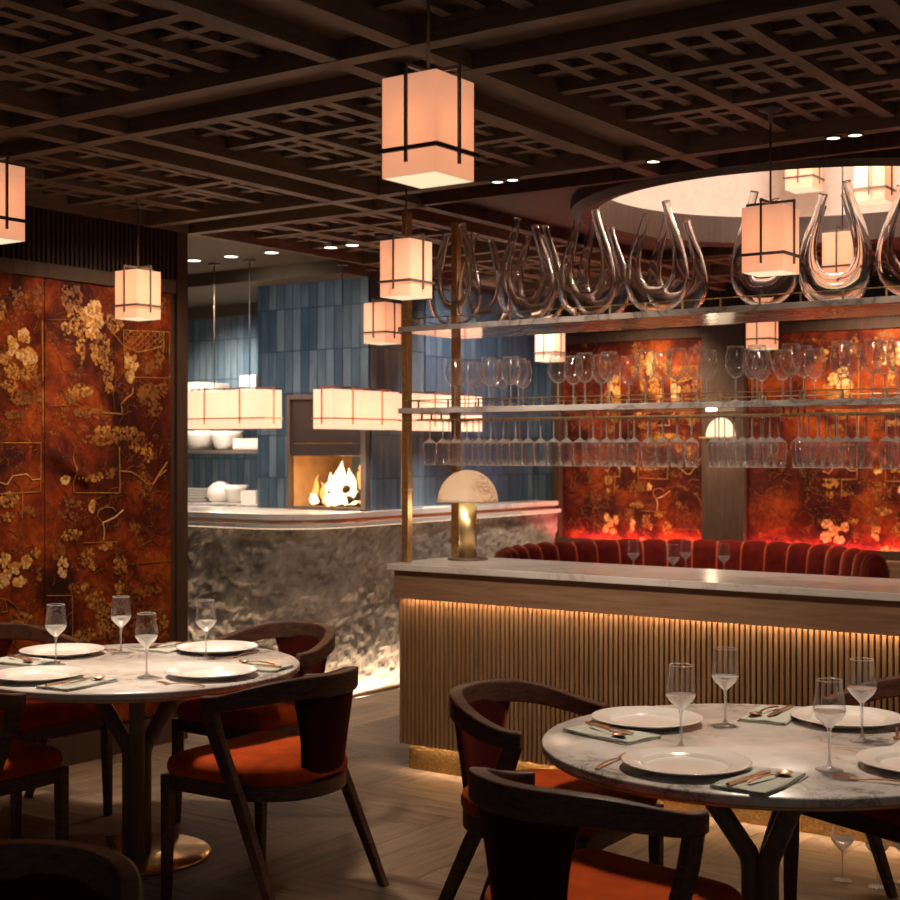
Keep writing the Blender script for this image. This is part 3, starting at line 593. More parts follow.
b = MB(); b.lathe([(.075, 0), (.11, .05), (.10, .11), (.06, .15), (.02, .165), (.001, .166)], 28); o = b.build('covered_dish', 'ware2'); o.location = (-7.83, 8.02, 1.187); tag(o, 'white domed dish between plates and bowl on the kitchen worktop', 'dish', 'white kitchen crockery')
bowl(-7.62, 7.98, 1.187, .095, .14, 'round white bowl on the kitchen worktop next to the domed dish')
kbox(-7.50, -7.34, 7.98, 1.187, .10, 'white box on the kitchen worktop beside the blue tower')
# ================================================================ bar
BX0, BX1 = -4.275, .70
bar = thing('bar_counter', 'long bar with vertical oak slats, lit from under its top, on a hammered brass plinth', 'bar', (0, 0, 0))
b = MB(); b.box(BX0+.03, BX1, 5.575, 5.584, .86, 1.0); b.box(BX0+.03, BX0+.06, 5.584, 6.15, .86, 1.0); b.box(BX0+.06, BX1, 5.584, 6.15, .905, 1.0); b.build('apron', 'apron', bar)
b = MB(); x = BX0+.042
while x < BX1-.02: b.box(x, x+.0145, 5.604, 5.618, .131, .904); x += .0253
y = 5.612
while y < 6.12: b.box(BX0+.040, BX0+.054, y, y+.0145, .131, .885); y += .0253
b.cur = 1; b.box(BX0+.052, BX1, 5.616, 5.624, .131, .904); b.box(BX0+.052, BX1, 5.624, 6.13, .156, .904)
b.build('slatted_panel', ['slat', 'black'], bar)
b = MB(); b.box(BX0+.068, BX1, 5.648, 6.10, 0.001, .154); b.build('plinth', 'hammer', bar)
b = MB(); b.box(BX0+.07, BX1, 5.586, 5.600, .888, .894); b.build('top_light_strip', 'led', bar)
b = MB(); b.box(BX0+.070, BX1, 5.626, 5.642, .147, .1545); b.build('plinth_light_strip', 'led', bar)
b = MB(); b.box(BX0, BX1+.02, 5.552, 6.18, 1.001, 1.033); o = b.build('marble_countertop', 'marbleB', bevel=.003); tag(o, 'long white marble top lying on the oak bar', 'countertop')

# hanging shelves over the bar
sh = thing('bar_shelving', 'two long marble shelves on square brass posts standing on the bar', 'shelf', (0, 0, 0))
SHX0, SHX1 = -4.255, .55; SZ1, SZ2 = 2.192, 1.783
for (x, y) in ((-4.232, 5.665), (-4.232, 6.10), (.45, 5.665), (.45, 6.10)):
    b = MB(); b.cbox(x, y, (1.034+2.799)/2, .038, .038, 2.799-1.034); p = b.build('post', 'brass', sh, bevel=.002)
    b = MB(); b.cbox(x, y, 1.40, .042, .042, .012); b.build('post_collar', 'brass2', p)
for z in (SZ1, SZ2):
    b = MB(); b.box(SHX0, SHX1, 5.62, 6.15, z, z+.027); b.build('shelf_board', 'marble2', sh, bevel=.002)
for z in (SZ1+.027, SZ2+.027):
    b = MB()
    for y in (5.632, 6.138):
        b.tube([(SHX0+.02, y, z+.038), (SHX1, y, z+.038)], .0028, 6); x = SHX0+.12
        while x < SHX1: b.box(x-.0035, x+.0035, y-.0035, y+.0035, z, z+.041); x += .18
    b.tube([(SHX0+.02, 5.632, z+.038), (SHX0+.02, 6.138, z+.038)], .0028, 6)
    b.build('gallery_rail', 'brass2', sh)
b = MB()
for y in (5.66, 5.742, 5.828, 5.91, 5.99): b.box(SHX0+.09, SHX1-.05, y-.006, y+.006, SZ2-.034, SZ2-.028)
x = SHX0+.12
while x < SHX1-.06:
    for y in (5.66, 5.742, 5.828, 5.91, 5.99): b.box(x-.004, x+.004, y-.004, y+.004, SZ2-.03, SZ2)
    x += .93
b.build('glass_hanger_rail', 'brass2', sh)

# table lamp on the bar
lp = thing('table_lamp', 'brass mushroom lamp with alabaster dome shade at the near end of the bar', 'lamp', (-4.075, 5.98, 1.034))
b = MB(); b.lathe([(.105, 0), (.105, .006), (.1, .009), (.001, .009)], 48); b.build('base', 'iron', lp)
b = MB(); b.lathe([(.047, .009), (.047, .30), (.001, .30)], 32); b.build('column', 'brass2', lp)
b = MB(); pr = [(.157*math.cos(a), .298+.165*math.sin(a)) for a in [PI/2*k/14 for k in range(14)]]+[(.001, .463)]
b.lathe([(.150, .298)]+pr, 48); b.build('lamp_shade', 'lampshade', lp)
b = MB(); b.lathe([(.148, .2955), (.159, .2955), (.159, .300), (.148, .300)], 48, closed=True); b.build('shade_rim', 'brass2', lp)
b = MB(); b.lathe([(.09, .294), (.001, .293)], 32); b.build('diffuser', 'diff', lp)
lamp('POINT', 'lamp_glow', (-4.075, 5.98, 1.36), .85, WARM, .03)
lamp('POINT', 'lamp_glow', (-4.075, 5.91, 1.29), 1.2, WARM, .02)

# ---------------------------------------------------------------- decanters
def decanter_mesh():
    half = [(.116, .20, .037), (.112, .25, .031), (.101, .31, .026), (.083, .37, .022), (.064, .43, .019), (.052, .475, .018), (.046, .505, .020)]
    low = [(0, .062, .060), (.045, .068, .059), (.082, .092, .054), (.104, .13, .048), (.114, .165, .042)]
    path = [(-x, z, r) for x, z, r in reversed(half)]; path = [(x-.004 if z > .4 else x, z-.045*max(0, (z-.2)/.3), r) for x, z, r in path]
    path += [(-x, z, r) for x, z, r in reversed(low[1:])]+low+half
    P_ = []; m = len(path)
    for i in range(m-1):   # smooth
        p0, p1, p2, p3 = path[max(0, i-1)], path[i], path[i+1], path[min(m-1, i+2)]
        for k in range(4):
            t = k/4; P_.append(tuple(.5*((2*p1[q])+(-p0[q]+p2[q])*t+(2*p0[q]-5*p1[q]+4*p2[q]-p3[q])*t*t+(-p0[q]+3*p1[q]-3*p2[q]+p3[q])*t**3) for q in range(3)))
    P_.append(path[-1]); b = MB()
    pts = [(x, 0, max(z, r+.001)) for x, z, r in P_]; rad = [r for _, _, r in P_]
    # outer skin then inner skin, joined at both lips
    n = 20; m = len(pts)
    b.tube(pts, rad, n, cap=False, up=(0, 1, 0)); b.tube(pts, [max(.006, r-.0055) for r in rad], n, cap=False, up=(0, 1, 0))
    h = m*n; b.f += [(k, (k+1) % n, h+(k+1) % n, h+k) for k in range(n)]+[((m-1)*n+k, (m-1)*n+(k+1) % n, h+(m-1)*n+(k+1) % n, h+(m-1)*n+k) for k in range(n)]
    b.mi += [0]*(2*n); b.sm += [True]*(2*n); b.tints += [None]*(2*n)
    return b
dec = decanter_mesh().build('decanter', 'crystal'); tag(dec, '', 'decanter', 'glass decanters on the top shelf')
KD = Kind(dec)
fr = [-3.995, -3.575, -3.24, -2.878, -2.361, -2.047, -1.72]
for i, x in enumerate(fr):
    KD.put((x, 5.745, SZ1+.028), (0, .05, -.04, .03, 0, .12, 0)[i]+(PI if i in (1, 4) else 0), ORD[i]+' twin-necked glass decanter along the shelf front, counted from the brass posts', 'glass decanters on the top shelf')
for i, x in enumerate([-4.03, -3.70, -3.33, -2.93, -2.17]):
    KD.put((x+.02, 6.02, SZ1+.028), (PI+.1, .1, PI-.1, PI, .3)[i], ORD[i]+' twin-necked glass decanter of the row behind, counted from the brass posts', 'glass decanters on the top shelf')

# ---------------------------------------------------------------- glassware
def wine_proto(name, prof, mt, n=28):
    b = MB(); b.lathe(prof, n); return b.build(name, mt)
red = MB(); red.cur = 1; red.shell([(.001, .004), (.020, .004), (.034, .0015), (.0345, .0005)], 24); red.shell([(.034, .001), (.02, .0055), (.006, .009), (.0042, .02), (.0039, .095), (.006, .104)], 24)
red.shell([(.0375, .2385), (.0365, .2405), (.0355, .239)], 24); red.shell([(.004, .103), (.012, .1055), (.020, .108)], 24); red.cur = 0; red.shell([(.020, .108), (.036, .124), (.0455, .150), (.0475, .172), (.044, .200), (.0385, .228), (.0365, .240), (.0355, .240)], 24)
p = red.build('wine_glass', ['glass', 'stem'], fix=False); tag(p, '', 'glass'); KR = Kind(p)
SG = 'wine glasses standing on the lower shelf'
for y, row, xs in ((5.70, 'front', [-3.961, -3.759, -3.632, -3.369, -3.224, -3.098, -2.908, -2.755, -2.655, -2.474, -2.376, -2.224, -2.007, -1.873, -1.77]),
                   (5.845, 'middle', [-3.978, -3.828, -3.68, -3.369, -3.216, -2.898, -2.674, -2.458, -2.22, -2.017, -1.872]), (6.02, 'rear', [-4.051, -3.89, -3.764, -3.162, -2.486, -2.386, -2.237])):
    for i, x in enumerate(xs): KR.put((x, y, SZ2+.0275), R.uniform(0, 6), ORD[i]+' wine glass in the %s row on the lower shelf, counted from brass posts' % row, SG)
fl = MB(); fl.cur = 1; fl.shell([(.001, .003), (.020, .003), (.031, .0015), (.0315, .0005)], 20); fl.shell([(.031, .001), (.018, .0055), (.005, .009), (.0038, .02), (.0038, .098), (.005, .104)], 20)
fl.shell([(.0292, .230), (.0284, .2325), (.0275, .231)], 20); fl.shell([(.004, .099), (.012, .106), (.024, .114), (.0315, .121)], 20); fl.cur = 0; fl.shell([(.0315, .121), (.0345, .130), (.0335, .16), (.0305, .20), (.0285, .232), (.0278, .232)], 20)
p = fl.build('hanging_glass', ['glass', 'stem'], fix=False); tag(p, '', 'glass'); hr = thing('hanging_glass', '', 'glass'); p.name = 'glass_bowl'
# a hanging glass is turned upside down inside its own object
for v in p.data.vertices: v.co.z = -v.co.z
p.data.update(); bpy.data.objects.remove(hr); p.name = 'hanging_glass'; KH = Kind(p)
HC = []; last = -9
for x in [-4.173, -4.10, -4.022, -3.95, -3.881, -3.81, -3.738, -3.621, -3.477, -3.343, -3.272, -3.201, -3.128, -3.015, -2.945, -2.874, -2.80, -2.665, -2.594, -2.523, -2.45, -2.266, -2.194, -2.12]: HC.append(x)
for y, row, xs in ((5.70, 'front', [-4.114, -4.034, -3.961, -3.889, -3.818, -3.747, -3.676, -3.605, -3.534, -3.464, -3.393, -3.322, -3.251, -3.180, -3.109, -3.038, -2.967, -2.896, -2.825, -2.754, -2.683, -2.571, -2.482, -2.399, -2.317, -2.188, -2.105, -2.022, -1.939, -1.817, -1.74]),
                   (5.785, 'middle', [-2.564, -2.477, -2.393, -2.311, -2.179, -2.093, -2.011, -1.93, -1.805]), (5.95, 'rear', HC)):
    for i, x in enumerate(xs): KH.put((x, y, SZ2-.0265), 0, ORD[i]+' glass hanging upside down in the %s row, counted from the brass posts' % row, 'glasses hanging under the lower shelf')

tg = MB(); tg.shell([(.001, .003), (.036, .0005), (.037, .0015), (.022, .005), (.008, .010), (.0042, .022), (.0036, .06), (.004, .098), (.007, .112)], 36)
p = tg.build('table_glass', 'stem', fix=False); tag(p, '', 'glass')
tg = MB(); tg.cur = 1; tg.shell([(.007, .112), (.016, .121), (.032, .136), (.0405, .150), (.0425, .157)], 36); tg.shell([(.041, .155), (.025, .154), (.001, .153)], 36); tg.shell([(.0348, .2375), (.0338, .2395), (.0328, .238)], 36)
tg.cur = 0; tg.shell([(.0425, .157), (.0428, .162), (.041, .175), (.037, .207), (.0343, .238)], 36); tg.build('bowl', ['glass', 'gbase'], p, fix=False)
KT = Kind(p)

# ================================================================ tables
def make_table():
    t = thing('round_table', '', 'table')
    b = MB(); b.lathe([(.001, .722), (.630, .722), (.641, .726), (.641, .744), (.636, .750), (.001, .750)], 128); b.build('tabletop', 'marble', t)
    b = MB(); b.lathe([(.001, .708), (.606, .708), (.625, .712), (.625, .7215), (.001, .7215)], 96); b.build('under_ring', 'brass', t)
    for k in range(3):
        a = 2*PI*k/3; c, s = math.cos(a), math.sin(a); b = MB()
        P_ = [(.031*c, .031*s, .012), (.031*c, .031*s, .38), (.033*c, .033*s, .405), (.042*c, .042*s, .43), (.23*c, .23*s, .709)]
        b.tube(P_, [.031, .031, .031, .030, .030], 8, up=(-s, c, .01)); b.build('post', 'apron2', t)
    b = MB(); b.lathe([(.29, 0), (.29, .008), (.285, .012), (.001, .012)], 96); b.build('base_disc', 'brass3', t)
    return t
M['apron2'] = wood('post_wood', (.20, .125, .075), (.34, .22, .13), .4, (20, 20, 3), .1)
KTb = Kind(make_table())
TR = (-1.585, 3.845); TL = (-4.185, 3.82)
KTb.put((*TL, 0), math.radians(-42), 'round white marble table laid for four beside the rust tapestry', 'round marble tables')
KTb.put((*TR, 0), math.radians(202), 'round white marble table laid for four in front of the slatted bar', 'round marble tables')

# ---------------------------------------------------------------- chairs
def make_chair():
    t = thing('dining_chair', '', 'chair')
    # curved top rail
    st = []; n = 40
    def zt(y): u = min(1, max(0, (.06-y)/.37)); return .748+.075*(u*u*(3-2*u))
    pts = [(.276, .058), (.284, .03)]+[(.288*math.cos(a), -.31*math.sin(a)) for a in [PI*k/n for k in range(n+1)]]+[(-.284, .03), (-.276, .058)]
    for i, (x, y) in enumerate(pts):
        a, c = pts[max(0, i-1)], pts[min(len(pts)-1, i+1)]; tv = Vector((c[0]-a[0], c[1]-a[1], 0)).normalized(); nv = Vector((tv.y, -tv.x, 0))
        u = min(1, max(0, (.06-y)/.37)); hh = .026+.012*u; st.append(((x, y, zt(y)-hh), nv*(.019+.004*u), (0, 0, hh)))
    b = MB(); b.rects(st); b.build('top_rail', 'walnut', t, bevel=.006)
    for s in (-1, 1):
        b = MB(); st = []
        for f, y, z, wx, wy in ((0, .030, .712, .016, .027), (.15, 0, .62, .0165, .028), (.45, -.115, .40, .0165, .0245), (.75, -.222, .17, .016, .020), (1, -.30, 0, .0145, .0165)):
            st.append(((s*(.274+.022*f), y, z), (wx, 0, 0), (0, wy, 0)))
        b.rects(st); b.build('rear_leg', 'walnut', t, bevel=.004)
        b = MB(); b.rects([((s*.250, .252, .447), (.020, 0, 0), (0, .020, 0)), ((s*.250, .252, .30), (.0195, 0, 0), (0, .0195, 0)), ((s*.254, .256, 0), (.0145, 0, 0), (0, .0145, 0))]); b.build('front_leg', 'walnut', t, bevel=.004)
    # seat outline: straight front, curved back
    def outline(k, n=64):
        out = []
        for i in range(n):
            a = 2*PI*i/n; c, s = math.cos(a), math.sin(a)
            e = .16 if s > 0 else .88
            x = .266*math.copysign(abs(c)**e, c); y = (.268 if s > 0 else .285)*math.copysign(abs(s)**(.16 if s > 0 else 1.0), s)
            out.append((x*k, y*k))
        return out
    b = MB(); o_, i_ = outline(.985), outline(.90); n = len(o_)
    b.rings([[(x, y, .395) for x, y in i_], [(x, y, .395) for x, y in o_], [(x, y, .450) for x, y in o_], [(x, y, .450) for x, y in i_], [(x, y, .395) for x, y in i_]], smooth=False, cap=False)
    b.build('seat_frame', 'walnut', t, bevel=.004)
    b = MB(); L_ = [(.93, .440), (.985, .452), (1.005, .468), (1.005, .486), (.985, .504), (.93, .517), (.82, .526), (.5, .533), (.05, .534)]
    b.rings([[(x, y, z) for x, y in outline(k)] for k, z in L_]); b.build('seat_cushion', 'orange', t)
    # upholstered back, tapering to the seat
    b = MB(); F = []
    for i in range(15):
        f = i/14; z = .775-.325*f; hw = .172-.056*f-.012*math.sin(PI*f); ry = .31-.045*f
        for side in (0, 1): pass
        row = []
        for k in range(13):
            x = -hw+2*hw*k/12; y = -ry*math.sqrt(max(0, 1-(x/(.288+.02*f))**2)); row.append((x, y))
        F.append((z, row))
    vs = []
    for z, row in F:
        vs += [(x, y-.016*(1-abs(2*q/12-1)**6)-.002, z) for q, (x, y) in enumerate(row)]+[(x, y+.020*(1-abs(2*q/12-1)**6)+.002, z) for q, (x, y) in reversed(list(enumerate(row)))]
    rg = [vs[i*26:(i+1)*26] for i in range(15)]; b.rings(rg); b.build('back_pad', 'maroon', t)
    return t
KC = Kind(make_chair()); CG = 'rust velvet dining chairs'
# heading: local +y faces the table
KC.put((-3.437, 3.765, 0), PI/2+.03, 'walnut chair with rust seat at the tapestry table, on its side towards the bar', CG)
KC.put((-4.15, 4.50, 0), PI-.05, 'walnut chair behind the tapestry table, its back towards the stone counter', CG)
KC.put((-4.99, 3.90, 0), -PI/2+.05, 'walnut chair squeezed between the tapestry and its marble table', CG)
KC.put((-4.33, 3.11, 0), .0, 'walnut chair with rust seat at the tapestry table, cut by the picture edge', CG)
KC.put((-2.31, 3.86, 0), -PI/2+.02, 'walnut chair with bright rust seat between the bar table and the slatted bar corner', CG)
KC.put((-1.695, 3.06, 0), -.20, 'walnut chair seen from behind, tucked under the front of the bar table', CG)
KC.put((-1.42, 4.62, 0), PI-.40, 'walnut chair behind the bar table, facing away from the slats', CG)
KC.put((-.78, 3.72, 0), PI/2+.1, 'walnut chair almost out of frame at the far side of the bar table', CG)
KC.put((-2.13, 1.53, 0), PI+.25, 'walnut chair whose curved rail pokes into the bottom corner below the tapestry table', CG)

# ---------------------------------------------------------------- place settings
b = MB(); b.lathe([(.001, .004), (.095, .003), (.10, 0), (.108, 0), (.112, .006), (.16, .018), (.172, .0215), (.1725, .0235), (.170, .0245), (.166, .0240), (.123, .0175), (.1215, .0170), (.1195, .0165), (.112, .0075), (.110, .0065), (.107, .0062), (.001, .0060)], 72)
p = b.build('dinner_plate', 'ware'); tag(p, '', 'plate'); KP = Kind(p)
b = MB(); HW, HL = .074, .132
def ncurve(o_, z0, z1, ph):
    n = 28; top = []; bot = []
    for i in range(n+1):
        for k in range(11):
            x = -HW+o_+2*(HW-o_)*k/10; y = -HL+o_*1.5+2*(HL-o_*1.2)*i/n
            x += .004*math.sin(y*22+ph)*(abs(k-5)/5); wv = .0018*math.sin(x*60+ph)*math.sin(y*31+ph*2)
            top.append((x, y, z1+wv)); bot.append((x, y, z0+max(0, wv)))
    b.add(top, [(i*11+k, i*11+k+1, (i+1)*11+k+1, (i+1)*11+k) for i in range(n) for k in range(10)], True)
    b.add(bot, [(i*11+k, (i+1)*11+k, (i+1)*11+k+1, i*11+k+1) for i in range(n) for k in range(10)], True)
    q = len(b.v)-2*len(top); T = len(top)
    ed = [i for i in range(11)]+[i*11+10 for i in range(1, n+1)]+[n*11+k for k in range(9, -1, -1)]+[i*11 for i in range(n-1, 0, -1)]
    for a, c in zip(ed, ed[1:]+ed[:1]): b.f.append((q+a, q+c, q+T+c, q+T+a)); b.mi.append(0); b.sm.append(False); b.tints.append(None)
ncurve(0, .0005, .0036, 0); ncurve(.003, .004, .0070, 1.1); ncurve(.002, .0074, .0105, 2.3)
b.tube([(-HW, -HL+.004+2*(HL-.004)*k/12, .0056) for k in range(13)], .0052, 10)
p = b.build('napkin', 'napkin', fix=True); tag(p, '', 'napkin'); KN = Kind(p)
def spoon():
    b = MB(); L = .19
    b.rects([((0, -.095+.125*k/8, .006+.006*math.sin(PI*k/8)), (.0052-.0024*k/8, 0, 0), (0, 0, .0016)) for k in range(9)])
    rg = []
    for k in range(1, 10):
        f = k/10; y = .028+.062*f; hw = .0195*math.sin(PI*f)**.6*(1.1-.25*f); z = .007+.005*(2*f-1)**2
        rg.append([(hw*math.cos(a), y, z-.007*math.sin(a)*math.sin(PI*f) if math.sin(a) > 0 else z-.0055*math.sin(-a)*math.sin(PI*f)) for a in [2*PI*q/14 for q in range(14)]])
    b.rings(rg); return b
def knife():
    b = MB(); b.rects([((0, -.11+.11*k/6, .0045), (.0055-.0010*k/6, 0, 0), (0, 0, .0032)) for k in range(7)])
    b.rects([((.001*math.sin(k), .0+.105*k/8, .0045), ((.0085 if k < 6 else .0085*(1-(k-5.5)/3)), 0, 0), (0, 0, .0009)) for k in range(9)]); return b
def fork():
    b = MB(); b.rects([((0, -.105+.14*k/8, .004+.006*math.sin(PI*k/8)), (.0050-.0022*k/8, 0, 0), (0, 0, .0016)) for k in range(9)])
    b.rects([((0, .035+.025*k/4, .0035+.002*k/4), (.003+.0085*min(1, k/3), 0, 0), (0, 0, .0013)) for k in range(5)])
    for q in range(4):
        x = -.0097+.0065*q; b.rects([((x, .059+.045*k/4, .0055+.003*math.sin(PI*k/4)), (.0017-.0003*k, 0, 0), (0, 0, .0011)) for k in range(5)])
    return b
KS = Kind(tag(spoon().build('spoon', 'copper'), '', 'spoon')); KK = Kind(tag(knife().build('knife', 'copper'), '', 'knife')); KF = Kind(tag(fork().build('fork', 'copper'), '', 'fork'))
def setting(tc, th, who, pr, lat, nap, glass, fk):
    c, s = math.cos(th), math.sin(th); Z = .7502
    def W(x, y): return (tc[0]+x*c-y*s, tc[1]+x*s+y*c)
    KP.put((*W(lat, -pr), Z), th, 'white plate with raised rim, '+who, 'white plates on the round tables')
    n = nap; nx, ny = W(n[0], n[1]); KN.put((nx, ny, Z), th+n[2], 'folded sage napkin, '+who, 'sage napkins')
    q = th+n[2]; cc, ss = math.cos(q), math.sin(q)
    def V(x, y): return (nx+x*cc-y*ss, ny+x*ss+y*cc)
    KS.put((*V(.022, .012), Z+.0122), q-.22, 'copper spoon on its napkin, '+who, 'copper spoons')
    KK.put((*V(-.020, -.018), Z+.0125), q-.10, 'copper knife on its napkin, '+who, 'copper knives')
    KF.put((*W(fk[0], fk[1]), Z), th+fk[2], 'copper fork on the marble, '+who, 'copper forks')
    KT.put((*W(*glass), Z), 0, 'empty wine glass, '+who, 'wine glasses on the round tables')
H = PI/2
setting(TR, 0, 'place nearest the viewer, bar table', .425, -.041, (.185, -.465, -.02), (.277, -.22), (-.235, -.47, .05))
setting(TR, -H, 'place by the bright rust seat, bar table', .407, -.066, (.155, -.415, -.25), (.208, -.16), (-.25, -.46, .0))
setting(TR, PI, 'place backed by the slatted bar, bar table', .438, -.096, (.135, -.40, .12), (.194, -.173), (-.285, -.33, .3))
setting(TR, H, 'place cut by the picture edge, bar table', .475, -.059, (.21, -.46, 0), (.195, -.225), (-.29, -.42, .2))
setting(TL, 0, 'place nearest the viewer, tapestry table', .441, -.048, (.18, -.445, .12), (.25, -.18), (-.23, -.46, 0))
setting(TL, -H, 'place along the tapestry, tapestry table', .471, -.02, (.215, -.42, .05), (.18, -.266), (-.20, -.44, 0))
setting(TL, PI, 'place towards the stone counter, tapestry table', .453, .006, (.235, -.40, .2), (.284, -.172), (-.17, -.42, .1))
setting(TL, H, 'place towards the bar, tapestry table', .428, -.022, (.215, -.435, .25), (.275, -.106), (-.24, -.485, .25))
for i, (x, y) in enumerate(((-1.659, 5.096), (-1.79, 5.10), (-1.60, 5.2))):
    KT.put((x, y, .0005), 0, 'clear wine glass on the floor before the brass plinth, '+('fully visible', 'half hidden by slanted chair leg', 'partly behind dark seat')[i], 'wine glasses on the floor')

# ================================================================ hanging lanterns
def lantern(x, y, zb, zc, label, wd=.155, h=.235, power=.26):
    t = thing('pendant_lantern', label, 'lamp', (x, y, zb), 0, 'square linen lanterns'); r = wd/2
    b = MB(); k = .0012
    for q in ((-r, r, -r, -r+k), (-r, r, r-k, r), (-r, -r+k, -r+k, r-k), (r-k, r, -r+k, r-k)): b.box(*q, 0, h)
    b.build('shade', 'shade', t)
    b = MB(); b.box(-r+.0015, r-.0015, -r+.0015, r-.0015, .0005, .003); b.build('diffuser', 'diff', t)
    b = MB(); e = r+.0055; u = .0035
    for q in ((-e-u, e+u, -e-u, -e+u), (-e-u, e+u, e-u, e+u), (-e-u, -e+u, -e, e), (e-u, e+u, -e, e)): b.box(*q, .058, .068)
    for (dx, dy) in ((1, 0), (-1, 0), (0, 1), (0, -1)):
        f = e+.006; cx, cy = dx*f, dy*f; b.cbox(cx, cy, (h+.053)/2+.0, .0068, .0068, h-.005)
        b.box(min(0, cx)-.004*abs(dy)-(.004 if dx < 0 else 0), max(0, cx)+.004*abs(dy)+(.004 if dx > 0 else 0), min(0, cy)-.004*abs(dx)-(.004 if dy < 0 else 0), max(0, cy)+.004*abs(dx)+(.004 if dy > 0 else 0), h+.016, h+.0245)
    b.build('frame', 'iron', t)
    b = MB(); b.tube([(0, 0, h+.02), (0, 0, zc-zb-.012)], .0042, 8); b.build('rod', 'iron', t)
    b = MB(); b.lathe([(.009, zc-zb-.06), (.009, zc-zb-.025), (.042, zc-zb-.014), (.045, zc-zb), (.001, zc-zb)], 24); b.build('canopy', 'iron', t)
    l = lamp('POINT', 'bulb', (0, 0, h*.52), power*1.0, (1, .72, .46), .022); l.parent = t
    return t
def nc(p): return (p[0]-.0775, p[1]+.0775)
lantern(*nc((-1.862, 2.603)), 2.237, 2.860, 'largest square linen lantern, hanging at the top above the bar table side')
lantern(*nc((-3.655, 2.712)), 2.262, 2.860, 'square linen lantern cut off by the picture edge beside the tapestry')
lantern(*nc((-5.146, 4.698)), 2.245, 2.860, 'square linen lantern hanging in front of the rust tapestry')
lantern(*nc((-3.433, 4.616)), 2.237, 2.860, 'square linen lantern just before the end of the decanter shelf')
lantern(*nc((-4.95, 6.413)), 2.222, 2.860, 'small square linen lantern below and behind another, against blue tiles')
lantern(*nc((-1.875, 4.73)), 2.237, 2.84, 'square linen lantern hanging between the camera and the decanters')
lantern(*nc((-5.076, 8.531)), 2.232, 2.87, 'square linen lantern under the top shelf near the pillar beside the blue tiles')
lantern(*nc((-3.444, 8.454)), 2.248, 2.87, 'square linen lantern above the booth near the wall light')
lantern(*nc((-2.36, 6.867)), 2.46, 3.82, 'lowest linen lantern in the lit dome, seen through a decanter')
lantern(*nc((-2.225, 6.95)), 2.85, 3.82, 'bright linen lantern hanging high inside the dome')
lantern(*nc((-2.75, 7.36)), 3.03, 3.82, 'smallest linen lantern deep inside the dome, only its base showing')

def long_lantern(x0, x1, y0, y1, zb, zc, label):
    h = .25; cx, cy = (x0+x1)/2, (y0+y1)/2; t = thing('linear_lantern', label, 'lamp', (cx, cy, zb), 0, 'long lanterns over the kitchen counter')
    a, c = (x1-x0)/2, (y1-y0)/2; k = .0015; b = MB()
    for q in ((-a, a, -c, -c+k), (-a, a, c-k, c), (-a, -a+k, -c+k, c-k), (a-k, a, -c+k, c-k)): b.box(*q, 0, h)
    b.build('shade', 'shade2', t)
    b = MB(); b.box(-a+.002, a-.002, -c+.002, c-.002, .001, .004); b.build('diffuser', 'diff', t)
    b = MB(); e, g, u = a+.005, c+.005, .0035
    for q in ((-e-u, e+u, -g-u, -g+u), (-e-u, e+u, g-u, g+u), (-e-u, -e+u, -g, g), (e-u, e+u, -g, g)): b.box(*q, .062, .070)
    lx = a > c
    for f in (-.22, .22):
        for s in (-1, 1):
            if lx: b.cbox(f*2*a, s*(g+.004), (h+.05)/2, .008, .008, h-.01); b.box(f*2*a-.004, f*2*a+.004, -g, g, h+.012, h+.02)
            else: b.cbox(s*(e+.004), f*2*c, (h+.05)/2, .008, .008, h-.01); b.box(-e, e, f*2*c-.004, f*2*c+.004, h+.012, h+.02)
    for s in (-1, 1):
        if lx: b.cbox(s*(e+.004), 0, (h+.05)/2, .008, .008, h-.01)
        else: b.cbox(0, s*(g+.004), (h+.05)/2, .008, .008, h-.01)
    b.box(*( (-e, e, -.004, .004) if lx else (-.004, .004, -g, g)), h+.012, h+.02); b.build('frame', 'copper', t)
    for f in (-.22, .22):
        px, py = (f*2*a, 0) if lx else (0, f*2*c)
        b = MB(); b.tube([(px, py, h+.015), (px, py, zc-zb-.01)], .004, 8); r_ = b.build('rod', 'iron', t)
        b = MB(); b.lathe([(.04, zc-zb-.012), (.04, zc-zb), (.001, zc-zb)], 20, px, py); b.build('canopy', 'iron', r_)
        l = lamp('POINT', 'bulb', (px*1.3, py*1.3, h*.5), .28, (1, .76, .52), .03); l.parent = t
    l = lamp('POINT', 'bulb', (0, 0, h*.5), .28, (1, .76, .52), .03); l.parent = t
long_lantern(-6.885, -6.155, 6.70, 6.87, 1.742, 2.85, 'long linen lantern over the counter before the kitchen shelves')
long_lantern(-5.81, -5.655, 6.785, 7.48, 1.735, 2.80, 'long linen lantern over the counter before the fire')
long_lantern(-5.815, -5.66, 7.66, 8.49, 1.735, 2.80, 'long linen lantern behind the brass posts of the bar')

# ================================================================ ceiling downlights
def downlight(x, y, z, label, r=.035):
    t = thing('ceiling_downlight', label, 'light', (x, y, z-.004), 0, 'recessed ceiling downlights')
    b = MB(); b.lathe([(r, -.002), (r+.008, -.002), (r+.008, .0035), (r, .0035)], 28, closed=True); b.build('bezel', 'iron', t)
    b = MB(); b.lathe([(r, 0), (.001, 0)], 28); b.build('lens', 'down', t)
downlight(-3.41, 5.24, 2.80, 'ceiling spot of the pair above the decanters, nearer the lanterns', .025)
downlight(-3.33, 5.24, 2.80, 'ceiling spot of the pair above the decanters, nearer the dome', .025)
downlight(-2.64, 5.24, 2.80, 'single ceiling spot at the rim of the round dome', .025)
downlight(-1.875, 5.24, 2.80, 'ceiling spot of the pair above the dome, nearer the hanging lantern', .025)
downlight(-1.79, 5.24, 2.80, 'ceiling spot of the pair above the dome, nearer the picture edge', .025)
downlight(-5.50, 6.585, 2.84, 'ceiling spot in the beam above the kitchen counter end', .04)
